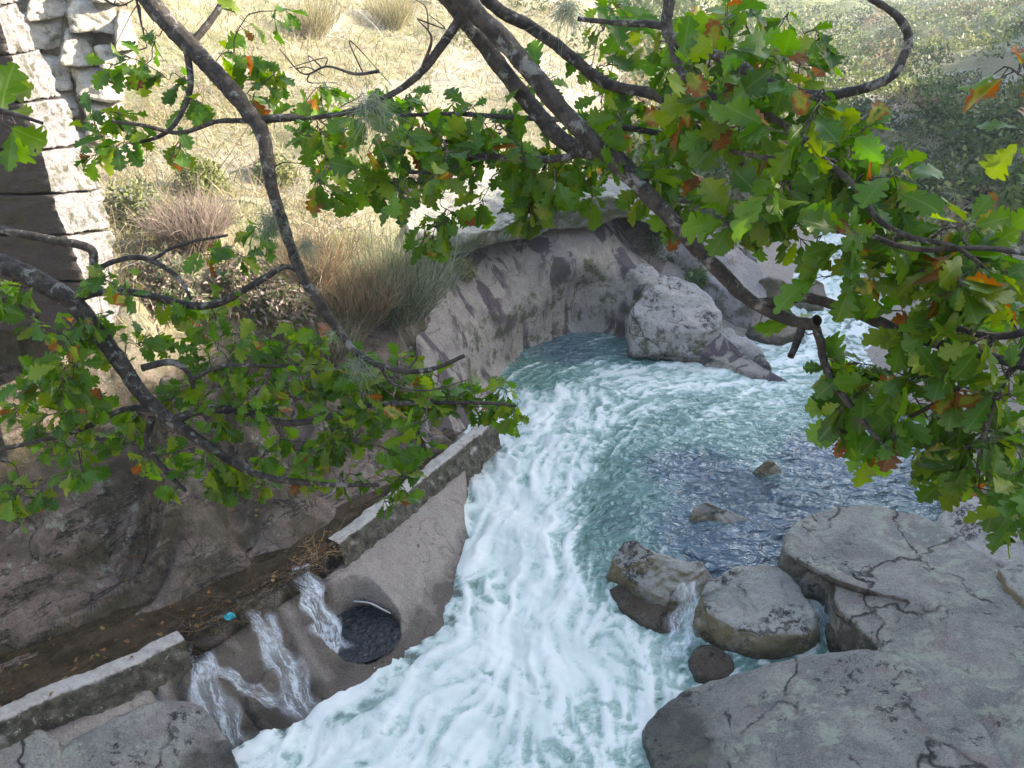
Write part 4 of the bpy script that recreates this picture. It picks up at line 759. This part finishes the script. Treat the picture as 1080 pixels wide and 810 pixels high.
NS = 34; sx_ = np.linspace(0, 1, NS); env = np.sin(math.pi*np.clip(sx_**1.35*.95+.02, 0, 1))**.8*.34
def leaf_tpl(k):
    ph = sx_*4.4+.10*k; lob = .36+.64*np.abs(np.sin(math.pi*ph))**.62; lob = 1-(1-lob)*sstep(.02, .15, sx_); w = env*lob+.008; w[0] = .004; w[-1] = .03; w[1] = .012
    lat = np.array([-1, -.5, 0, .5, 1.]); X = sx_[:, None]+.10*np.abs(lat)[None]**1.2*lob[:, None]*np.sin(math.pi*sx_)[:, None]; Y = w[:, None]*lat[None]
    return X, Y
TPL = [leaf_tpl(k) for k in (0, 1, 2, -1)]; LF = gridfaces(NS, 5)
class Leaves:
    def __init__(s): s.V, s.F, s.C, s.lx, s.ly, s.au, s.pt = [], [], [], [], [], [], []; s.n = 0
    def add(s, base, d, nrm, L, pal, aut):
        X, Y = TPL[rng.integers(4)]; Y = Y*rng.uniform(.85, 1.15); d = d/np.linalg.norm(d); y = np.cross(nrm, d); y /= np.linalg.norm(y)+1e-9; z = np.cross(d, y)
        bend = rng.uniform(-.1, .4)+(rng.random() < .25)*rng.uniform(.2, .6); fold = rng.uniform(.0, .5); tw = rng.uniform(-.6, .6)
        Z = fold*np.abs(Y)-bend*X**2+.05*np.sin(9*X+tw*5)*np.sign(Y)*np.abs(Y)*3+tw*X*Y+.02*rng.normal()
        pet = .018; Pn = base+d*pet; V = Pn+L*(X[..., None]*d+Y[..., None]*y+Z[..., None]*z); s.pt.append((base, Pn+L*.02*d))
        s.V.append(V.reshape(-1, 3)); s.F.append(LF+s.n); s.n += X.size
        c = np.array(pal)*rng.uniform(.75, 1.25); s.C.append(np.tile(c, (X.size, 1))); s.lx.append(X.ravel()); s.ly.append(Y.ravel())
        s.au.append((aut+.35*(np.abs(Y)/.3)**1.5*min(1, aut*3)+.25*(X**3)*min(1, aut*3)).ravel())
PAL = [(.065, .15, .008), (.045, .115, .008), (.09, .18, .008), (.05, .12, .014), (.13, .19, .01)]
def add_leaf_cluster(Lv, tip, d, k, size, autumn):
    for i in range(k):
        f = rng.random(); base = tip-d*.10*f*rng.random(); az = rng.normal(size=3); az -= d*np.dot(az, d); az /= np.linalg.norm(az)+1e-9
        ld = d*(.9-.7*f)+az*(.55+.5*f)+np.array([0, -.12, -.38]); nr = np.array([0, -.45, .75])+rng.normal(size=3)*.55
        a = 0.
        if rng.random() < autumn: a = rng.choice([.35, .55, .8], p=[.5, .3, .2])
        Lv.add(base, ld, nr, size*rng.uniform(.55, 1.25), PAL[rng.integers(5)], a+rng.uniform(-.02, .12))
def oak_branch(label, limbs, regions, size=.094, autumn=.04, lichens=(), seed=0, twn=.0032, bare=(), dens_=.72):
    """limbs: lists of (u, v, t, half width in px); regions: (u, v, ru, rv, clusters, t, spread, leaves)"""
    base = Q(*limbs[0][0][:3]); root = tag(empty('oak_branch', base), label, 'branch'); parts = []; nodes = []; nr_ = []
    for i, l in enumerate(limbs):
        pts = [Q(u, v, t) for u, v, t, w in l]; rad = [w*t/F for u, v, t, w in l]
        if min(l[0][0], l[0][1], 1080-l[0][0]) < -9: d0 = pts[0]-pts[1]; d0 /= np.linalg.norm(d0); pts = [pts[0]+d0*1.6+np.array([0, 0, .3]), pts[0]+d0*.7+np.array([0, 0, .08])]+pts; rad = [rad[0]*1.5, rad[0]*1.2]+rad
        V, Fm, Cc, C, R = tube(pts, rad, 12 if rad[0] > .01 else 8, seed+i, .16); parts.append((V, Fm, Cc)); nodes.append(C[::2]); nr_.append(R[::2])
    V, Fm, _ = merge(parts); build('limb', V, Fm, M['bark'], root, origin=base).data.validate()
    nodes = np.vstack(nodes); tg = []
    for (u, v, ru, rv, n, t, sp, lv) in regions:
        for k in range(int(round(n*dens_*1.12+.2))):
            a, r = rng.random()*6.28, math.sqrt(rng.random()); t = t+.0; tg.append((Q(u+ru*r*math.cos(a), v+rv*r*math.sin(a), t+.10+sp*rng.normal()), lv))
    Lv = Leaves(); tw = []
    tg.sort(key=lambda q: np.min(np.linalg.norm(nodes-q[0], axis=1)))
    for q, lv in tg:
        dd_ = np.linalg.norm(nodes-q, axis=1); i = np.argmin(dd_); a = nodes[i]; D = dd_[i]
        if D < .03: q = q+rng.normal(size=3)*.04; D = np.linalg.norm(q-a)
        m1 = a+(q-a)*.35+rng.normal(size=3)*D*.12+np.array([0, 0, .10*D]); m2 = a+(q-a)*.7+rng.normal(size=3)*D*.10+np.array([0, 0, .06*D])
        r0 = twn*(.55+min(1.4, D*2.2)); V, Fm, Cc, C, R = tube([a, m1, m2, q], [r0, r0*.8, r0*.6, .0013], 5, 0, 0); tw.append((V, Fm, Cc)); nodes = np.vstack([nodes, C[2::2]])
        d = C[-1]-C[-2]; d /= np.linalg.norm(d)+1e-9
        if lv: add_leaf_cluster(Lv, q, d, int(rng.integers(max(2, lv-1), lv+4)), size*.86, autumn)
    for b_ in bare:
        pts = [Q(u, v, t) for u, v, t in b_]; V, Fm, Cc, C, R = tube(pts, list(np.linspace(.006, .0015, len(pts))), 6, 0, .1); tw.append((V, Fm, Cc))
        for k in range(len(C)//6):
            c0 = C[rng.integers(3, len(C))]; V, Fm, Cc, _, _ = tube([c0, c0+rng.normal(size=3)*.03, c0+rng.normal(size=3)*.06], [.0025, .002, .0012], 5, 0, 0); tw.append((V, Fm, Cc))
    for a, b in Lv.pt: V, Fm, Cc, _, _ = tube([a, (a+b)/2, b], [.0013, .0011, .0011], 4, 0, 0); tw.append((V, Fm, Cc))
    V, Fm, _ = merge(tw); build('twigs', V, Fm, M['twig'], root, origin=base).data.validate()
    if Lv.V:
        build('leaves', np.vstack(Lv.V), np.vstack(Lv.F), M['leaf'], root, origin=base, attrs={'col': np.vstack(Lv.C), 'lx': np.concatenate(Lv.lx), 'ly': np.concatenate(Lv.ly), 'aut': np.concatenate(Lv.au)})
    for (u, v, t, rpx, n) in lichens:
        c = Q(u, v, t); R = rpx*t/F; og = c+rng.normal(size=(n, 3))*R*.22; dr = rng.normal(size=(n, 3))+np.array([0, 0, -.35])
        g = strips(og, dr, R*(.5+.7*rng.random(n)), .0016, .5, cols(n, [(.22, .27, .2), (.3, .34, .26), (.15, .19, .13)]), seg=5, wob=.5, taper=.5)
        build('lichen_tuft', g[0], g[1], M['blades'], root, attrs={'col': g[2]}, origin=base)
    return root
def t_scale(q): return 1.0
oak_branch('thickest oak limb, pale barked, slanting from the top centre down to the right',
  [[(455, -60, 2.5, 11.5), (490, 0, 2.5, 10.5), (540, 52, 2.5, 10), (598, 122, 2.5, 9.5), (650, 172, 2.5, 9), (705, 228, 2.45, 8.5), (760, 288, 2.4, 7.8), (800, 322, 2.35, 7), (848, 342, 2.3, 6), (862, 338, 2.25, 6)],
   [(430, -60, 2.66, 10), (478, 5, 2.66, 9), (522, 62, 2.67, 9), (563, 115, 2.67, 9), (596, 150, 2.64, 9), (650, 168, 2.56, 9), (680, 195, 2.5, 6)],
   [(480, -50, 2.55, 7), (520, 5, 2.6, 7), (560, 28, 2.62, 6.5), (600, 58, 2.6, 6.5), (640, 88, 2.6, 6), (690, 100, 2.55, 5.5), (718, 122, 2.5, 4.5), (760, 155, 2.45, 4), (800, 190, 2.4, 3)],
   [(495, 5, 2.6, 5.5), (470, 42, 2.6, 5), (446, 74, 2.6, 4.5), (425, 92, 2.6, 3.5), (400, 106, 2.6, 3), (370, 118, 2.65, 3), (330, 124, 2.7, 2.5)],
   [(800, 321, 2.35, 6), (845, 314, 2.3, 5.5), (880, 322, 2.25, 5.5), (920, 337, 2.2, 6), (970, 358, 2.1, 5.5), (1030, 372, 2.05, 5), (1110, 396, 2., 4.5)],
   [(836, 340, 2.31, 5), (856, 341, 2.29, 5), (864, 356, 2.26, 4.6), (869, 380, 2.24, 4.2), (880, 405, 2.22, 4), (915, 450, 2.15, 2.5), (940, 478, 2.1, 1.8)],
   [(846, 344, 2.3, 4.5), (840, 362, 2.28, 4), (834, 376, 2.26, 3.5)],
   [(625, 130, 2.6, 4), (680, 138, 2.6, 3), (740, 150, 2.5, 2.5)], [(640, 145, 2.6, 4), (600, 165, 2.6, 4), (550, 168, 2.65, 3.5), (500, 165, 2.7, 3.2), (470, 180, 2.7, 2.5), (430, 182, 2.7, 2)],
   [(590, 126, 2.65, 3), (540, 124, 2.65, 2.8), (480, 120, 2.7, 2.5), (420, 122, 2.7, 2)]],
  [(400, 120, 55, 30, 12, 2.65, .15, 6), (450, 170, 70, 40, 26, 2.7, .15, 6), (520, 150, 70, 50, 24, 2.65, .15, 6), (590, 190, 60, 35, 18, 2.65, .12, 6), (545, 215, 40, 28, 9, 2.65, .1, 6), (465, 235, 25, 22, 6, 2.65, .08, 6), (365, 190, 35, 20, 6, 2.7, .1, 5), (640, 105, 35, 40, 10, 2.6, .15, 5), (690, 150, 50, 50, 22, 2.6, .15, 6),
   (650, 40, 50, 40, 9, 2.6, .15, 5), (700, 210, 30, 12, 5, 2.5, .1, 5), (722, 215, 10, 25, 3, 2.4, .05, 5), (330, 140, 30, 30, 5, 2.75, .1, 5), (450, 55, 8, 8, 0, 2.6, .1, 5), (560, 90, 30, 20, 3, 2.7, .1, 4)],
  size=.094, autumn=.04, lichens=[(392, 112, 2.58, 27, 420), (598, 10, 2.55, 22, 320)], seed=300, bare=[[(400, 75, 2.6), (375, 78, 2.6), (345, 70, 2.62), (320, 78, 2.65), (295, 52, 2.65)], [(446, 70, 2.6), (455, 40, 2.55), (440, 20, 2.55)]])
oak_branch('crooked dark oak branch looping across the top right corner, with the largest leaves',
  [[(708, -60, 2.3, 6), (706, 0, 2.3, 6), (704, 34, 2.3, 6), (730, 50, 2.25, 5.5), (770, 64, 2.2, 5.5), (812, 88, 2.15, 6), (850, 100, 2.1, 5.5), (890, 98, 2.05, 5), (935, 84, 2., 5), (952, 62, 2., 4.5), (958, 38, 2., 4.5), (945, 16, 2., 4), (910, -8, 2., 3.5), (880, -40, 2., 3)],
   [(706, 34, 2.3, 5), (718, 75, 2.25, 4), (750, 102, 2.2, 4), (800, 118, 2.15, 4), (840, 140, 2.1, 4), (870, 170, 2.05, 4), (900, 195, 2., 3.5), (925, 230, 1.95, 3.5), (960, 250, 1.9, 3), (1010, 262, 1.9, 2.5), (1060, 300, 1.9, 2)],
   [(706, 30, 2.3, 4), (690, 26, 2.35, 4), (650, 24, 2.4, 3), (610, 20, 2.45, 2.5)], [(880, 170, 2.05, 3), (820, 168, 2.1, 3), (770, 160, 2.2, 2.5)],
   [(900, 240, 2., 3), (960, 262, 1.95, 3), (1040, 262, 1.9, 3), (1100, 270, 1.9, 3)]],
  [(740, 40, 50, 45, 14, 2.25, .15, 6), (800, 30, 50, 45, 14, 2.2, .15, 6), (850, 70, 30, 55, 12, 2.1, .12, 6), (780, 120, 60, 45, 20, 2.15, .15, 6), (740, 120, 40, 50, 10, 2.3, .15, 5), (830, 170, 60, 45, 20, 2.1, .15, 6), (890, 150, 45, 45, 16, 2.05, .12, 6), (900, 210, 60, 50, 20, 2., .12, 6), (820, 215, 35, 35, 9, 2.1, .12, 6),
   (960, 220, 45, 40, 14, 1.95, .12, 6), (1000, 270, 50, 45, 18, 1.95, .12, 6), (940, 285, 50, 35, 13, 2., .12, 6), (1050, 300, 45, 50, 16, 1.9, .12, 6), (860, 270, 22, 30, 5, 2.05, .08, 5), (800, 245, 14, 22, 3, 2.1, .06, 5)],
  size=.1, autumn=.08, seed=340, dens_=.52)
oak_branch('leafy lower oak spray hanging over the pool at the right edge, under the crooked branch',
  [[(1180, 330, 1.9, 7), (1100, 345, 2., 5), (1050, 355, 2.05, 4), (1000, 345, 2.1, 3.5), (950, 350, 2.15, 3)], [(1100, 345, 2., 4.5), (1060, 400, 2.05, 3.5), (1040, 450, 2.05, 3), (1030, 500, 2.05, 2)], [(1050, 355, 2.05, 3), (1010, 410, 2.1, 3), (960, 440, 2.15, 2.2)]],
  [(975, 335, 50, 35, 11, 2.1, .12, 6), (1030, 350, 60, 50, 22, 2.05, .12, 6), (950, 400, 60, 40, 22, 2.15, .12, 6), (905, 440, 45, 32, 14, 2.15, .08, 6), (880, 380, 25, 30, 5, 2.2, .08, 5), (1020, 430, 60, 45, 24, 2.05, .12, 6), (1060, 490, 40, 40, 16, 2., .1, 6), (990, 480, 30, 25, 7, 2.1, .08, 5), (955, 460, 18, 14, 3, 2.1, .05, 5), (1065, 540, 25, 25, 6, 1.95, .08, 6), (840, 335, 15, 15, 2, 2.3, .05, 4)],
  size=.1, autumn=.06, seed=360, dens_=.48)
oak_branch('dark straight oak branch sloping down from the top left with few leaves and hanging lichen',
  [[(120, -60, 3.1, 10), (160, 4, 3.1, 9.5), (200, 48, 3.1, 9.5), (235, 85, 3.1, 9), (262, 118, 3.1, 8.5), (278, 145, 3.1, 7.5), (285, 190, 3.1, 6.5), (300, 240, 3.1, 6), (316, 285, 3.1, 5.5), (345, 332, 3.1, 5), (376, 374, 3.1, 4)],
   [(274, 126, 3.1, 4.5), (310, 124, 3.12, 4), (340, 122, 3.15, 3.5), (385, 116, 3.2, 3)], [(270, 128, 3.1, 3), (230, 128, 3.08, 2.5), (190, 140, 3.05, 2.3), (150, 132, 3., 2), (118, 128, 3., 1.5)],
   [(196, 46, 3.1, 4), (201, 90, 3.1, 3.2), (190, 122, 3.08, 2.6), (172, 142, 3.05, 2.2), (140, 152, 3.05, 1.6)], [(204, 44, 3.1, 4), (222, 22, 3.12, 3.6), (234, 2, 3.14, 3.5), (240, -30, 3.15, 3)],
   [(376, 372, 3.1, 3.5), (400, 385, 3.1, 3), (430, 392, 3.1, 3), (460, 388, 3.1, 2.6), (490, 375, 3.1, 2)], [(316, 286, 3.1, 3), (300, 282, 3.1, 2.6), (270, 300, 3.1, 2.4)]],
  [(120, 125, 28, 24, 7, 3., .1, 5), (150, 70, 40, 25, 6, 3.05, .1, 5), (195, 110, 30, 22, 5, 3.05, .1, 5), (118, 165, 25, 15, 5, 3., .08, 5), (255, 60, 25, 25, 5, 3.1, .08, 5), (270, 100, 20, 20, 3, 3.1, .08, 4), (285, 15, 25, 12, 3, 2.9, .08, 4), (320, 95, 22, 18, 4, 3.15, .1, 5), (345, 170, 25, 35, 7, 3.15, .1, 5), (330, 135, 30, 15, 4, 3.15, .1, 4), (265, 250, 15, 10, 3, 3.1, .06, 4), (195, 145, 16, 12, 2, 3.05, .08, 4)],
  size=.094, autumn=.06, lichens=[(286, 232, 3.08, 24, 330), (322, 258, 3.08, 17, 200), (378, 385, 3.08, 20, 260), (355, 350, 3.1, 12, 120)], seed=380,
  bare=[[(100, -8, 3.1), (125, 6, 3.1), (150, -6, 3.1)], [(140, -20, 3.1), (148, 20, 3.1), (155, 50, 3.1)], [(400, 385, 3.1), (415, 405, 3.1), (450, 412, 3.1), (495, 400, 3.1)], [(430, 390, 3.1), (440, 372, 3.1), (425, 345, 3.1)]])
oak_branch('thick grey oak branch entering from the left edge and spreading into the lower leafy spray',
  [[(-60, 262, 3.1, 11), (0, 278, 3.1, 10.5), (42, 297, 3.1, 10.5), (78, 320, 3.12, 10), (112, 362, 3.14, 9), (150, 415, 3.16, 8), (184, 446, 3.18, 7), (225, 474, 3.2, 5), (270, 500, 3.2, 4), (330, 510, 3.2, 3), (400, 512, 3.2, 2)],
   [(182, 444, 3.18, 5), (215, 432, 3.2, 5), (255, 434, 3.22, 4.5), (300, 446, 3.22, 4), (345, 440, 3.22, 3.5), (385, 428, 3.2, 3), (440, 425, 3.2, 2.5), (510, 425, 3.2, 2), (545, 428, 3.2, 1.4)],
   [(76, 316, 3.12, 4.5), (110, 308, 3.12, 4), (150, 310, 3.14, 4), (200, 322, 3.15, 4), (230, 320, 3.15, 4), (262, 303, 3.15, 3.5), (300, 280, 3.15, 2.5)],
   [(-40, 230, 3., 4.5), (10, 244, 3., 4.5), (50, 252, 3., 4.5), (94, 262, 3., 4.5), (98, 285, 3.02, 4), (96, 305, 3.05, 3.5)], [(98, 286, 3.02, 3), (120, 276, 3., 2.8), (150, 272, 3., 2.8), (185, 290, 3., 2.4), (202, 316, 3., 1.6)], [(160, 274, 3., 2), (190, 258, 3., 1.8), (240, 248, 3., 1.4)],
   [(168, 432, 3.16, 4), (130, 432, 3.16, 3), (80, 455, 3.15, 2.6), (0, 474, 3.15, 2.4), (-40, 480, 3.15, 2)], [(160, 440, 3.16, 4), (156, 470, 3.18, 3.6), (178, 500, 3.2, 3), (196, 518, 3.2, 2)], [(150, 388, 3.15, 4), (180, 382, 3.15, 3.6), (198, 392, 3.15, 3), (204, 410, 3.15, 2.4)], [(200, 402, 3.15, 2.4), (235, 386, 3.15, 2.4), (290, 386, 3.15, 2), (350, 382, 3.15, 1.6)],
   [(-30, 305, 3., 3.5), (10, 318, 3., 3), (40, 335, 3., 2.5)]],
  [(30, 320, 40, 30, 7, 3., .12, 6), (95, 345, 40, 25, 7, 3.05, .12, 5), (40, 380, 50, 35, 12, 3., .15, 6), (90, 400, 50, 40, 14, 3.1, .15, 6), (40, 440, 50, 35, 10, 3.1, .15, 6), (90, 470, 45, 25, 8, 3.1, .12, 5), (15, 510, 30, 30, 8, 3., .1, 6), (65, 490, 28, 20, 4, 3.05, .1, 5), (190, 350, 50, 30, 12, 3.15, .12, 6), (260, 370, 50, 35, 15, 3.15, .12, 6), (330, 390, 50, 35, 18, 3.2, .12, 6), (400, 400, 50, 30, 18, 3.2, .12, 6), (455, 412, 45, 24, 13, 3.2, .1, 6), (505, 428, 40, 22, 10, 3.2, .08, 6),
   (240, 420, 70, 40, 18, 3.2, .12, 6), (320, 450, 60, 35, 16, 3.2, .12, 6), (400, 450, 50, 28, 12, 3.2, .1, 6), (430, 485, 30, 25, 5, 3.2, .08, 6), (190, 495, 50, 28, 10, 3.2, .1, 6), (270, 495, 50, 24, 10, 3.2, .1, 6), (350, 505, 50, 16, 6, 3.2, .1, 5), (415, 520, 12, 14, 2, 3.2, .06, 5), (140, 300, 50, 15, 5, 3., .1, 4), (230, 265, 40, 12, 3, 3., .1, 4), (225, 318, 30, 12, 3, 3.1, .1, 4), (120, 440, 40, 30, 8, 3.15, .12, 6), (540, 435, 12, 16, 2, 3.2, .05, 5)],
  size=.085, autumn=.035, seed=400, dens_=.8)
oak_branch('single twig with long hanging leaves at the left edge, high beside the dark masonry', [[(-70, 105, 1.7, 5), (-20, 112, 1.7, 4), (20, 122, 1.7, 2.5), (45, 130, 1.7, 1.6)]], [(15, 140, 25, 14, 3, 1.7, .05, 3)], size=.1, autumn=0., seed=420)
oak_branch('short twig with yellow green and brown tipped leaves poking in high at the right edge', [[(1150, 60, 1.35, 5), (1110, 70, 1.35, 3.5), (1085, 80, 1.35, 2)], [(1150, 90, 1.35, 4), (1110, 120, 1.35, 3), (1090, 128, 1.35, 2)]], [(1072, 75, 10, 5, 2, 1.35, .03, 2), (1082, 140, 8, 14, 2, 1.35, .03, 2)], size=.085, autumn=.5, seed=430)
# unseen oak added on the right bank to shade the branches
def shade_oak(x, y, z0, h, rc, label):
    root = tag(empty('added_shade_oak', (x, y, z0)), label, 'tree'); o = np.array(root.location); c = np.array([x-.5, y, z0+h]); parts = []
    V, Fm, Cc, C, R = tube([(x, y, z0-.3), (x-.1, y+.1, z0+h*.3), (x-.3, y, z0+h*.6), c], [.35, .3, .22, .08], 14, 1, .12); parts.append((V, Fm, Cc))
    for k in range(14):
        a = rng.random()*6.28; st = C[int(len(C)*rng.uniform(.35, .9))]; en = c+np.array([math.cos(a), math.sin(a), rng.uniform(-.4, .8)])*rc*.8
        V, Fm, Cc, _, _ = tube([st, (st+en)/2+rng.normal(size=3)*.3, en], [.1, .06, .02], 8, k, .1); parts.append((V, Fm, Cc))
    V, Fm, _ = merge(parts); build('trunk', V, Fm, M['bark'], root, origin=o).data.validate()
    n = 260; d = rng.normal(size=(n, 3)); d /= np.linalg.norm(d, axis=1, keepdims=True); cc = c+d*rc*(.35+.65*rng.random((n, 1)))*np.array([1, 1, .85]); q = 60
    b = (cc[:, None]+rng.normal(size=(n, q, 3))*.28).reshape(-1, 3)
    g = strips(b, rng.normal(size=(n*q, 3)), .12+.05*rng.random(n*q), .075, .2, cols(n*q, PAL), seg=3, wob=.2, taper=.5); build('crown', g[0], g[1], M['blades'], root, origin=o, attrs={'col': g[2]})
shade_oak(11.5, 5.2, gz(11.5, 5.2), 4.2, 3.6, 'broad oak added out of frame on the right bank to shade the hanging branches')

# ------------------------------------------------------------------ haze
me = bpy.data.meshes.new('haze'); hx, hy0, hy1, hz0, hz1 = 1800, -60, 700, -60, float(ZR.max())+2
vs = [(x_, y_, z_) for x_ in (-hx, hx) for y_ in (hy0, hy1) for z_ in (hz0, hz1)]
me.from_pydata(vs, [], [(0, 1, 3, 2), (4, 6, 7, 5), (0, 4, 5, 1), (2, 3, 7, 6), (0, 2, 6, 4), (1, 5, 7, 3)]); ho = bpy.data.objects.new('haze', me); COL.objects.link(ho)
N = NT('haze'); pv = N.n('ShaderNodeVolumePrincipled', {'Color': (.85, .92, 1, 1), 'Density': HAZE, 'Anisotropy': .35}); N.t.links.new(pv.outputs[0], N.out.inputs[1]); me.materials.append(N.m)
tag(ho, 'thin bright haze in the valley air', kind='stuff')
SC.cycles.volume_bounces = 1

# white stick lying across the hole
V, Fm, _, _, _ = tube([P(372, 634, -.5), P(390, 638, -.5)+np.array([0, 0, .03]), P(404, 643, -.5), P(412, 647, -.5)], [.013, .012, .011, .007], 7, 3, .1)
N = NT('bleached wood'); M['stick'] = N.end(N.bsdf((.55, .52, .47), .7)); so_ = build('stick', V, Fm, M['stick'], origin=P(390, 638, -.5)); so_.data.validate()
tag(so_, 'short bleached white stick lying in the dark water of the round hole', 'stick')

# fallen leaves on the left bank and along the canal
LL = Leaves(); BR = [(.2, .09, .035), (.28, .15, .06), (.14, .07, .03), (.3, .22, .08)]
for k in range(230):
    a_ = cc[rng.integers(40, 255)]; q = a_+nl[100]*rng.choice([rng.uniform(0, .5), rng.uniform(.3, 1.8), rng.uniform(-.25, .05)], p=[.35, .5, .15])+rng.normal(size=2)*.08
    z_ = max(gz(q[0], q[1]), .305 if np.dot(q-a_, nl[100]) > 0 else .0)+.012; az = rng.normal(size=3); az[2] = 0
    if -.25 < np.dot(q-a_, nl[100]) < -.02: z_ = max(z_, .515) if rng.random() < .5 else z_
    LL.add(np.array([q[0], q[1], z_]), az, np.array([0, 0, 1.])+rng.normal(size=3)*.25, rng.uniform(.05, .085), BR[rng.integers(4)], -.5)
tag(build('leaf_litter', np.vstack(LL.V), np.vstack(LL.F), M['leaf'], attrs={'col': np.vstack(LL.C), 'lx': np.concatenate(LL.lx), 'ly': np.concatenate(LL.ly), 'aut': np.concatenate(LL.au)*0-.6}), 'brown fallen oak leaves scattered along the canal and bank', kind='stuff')
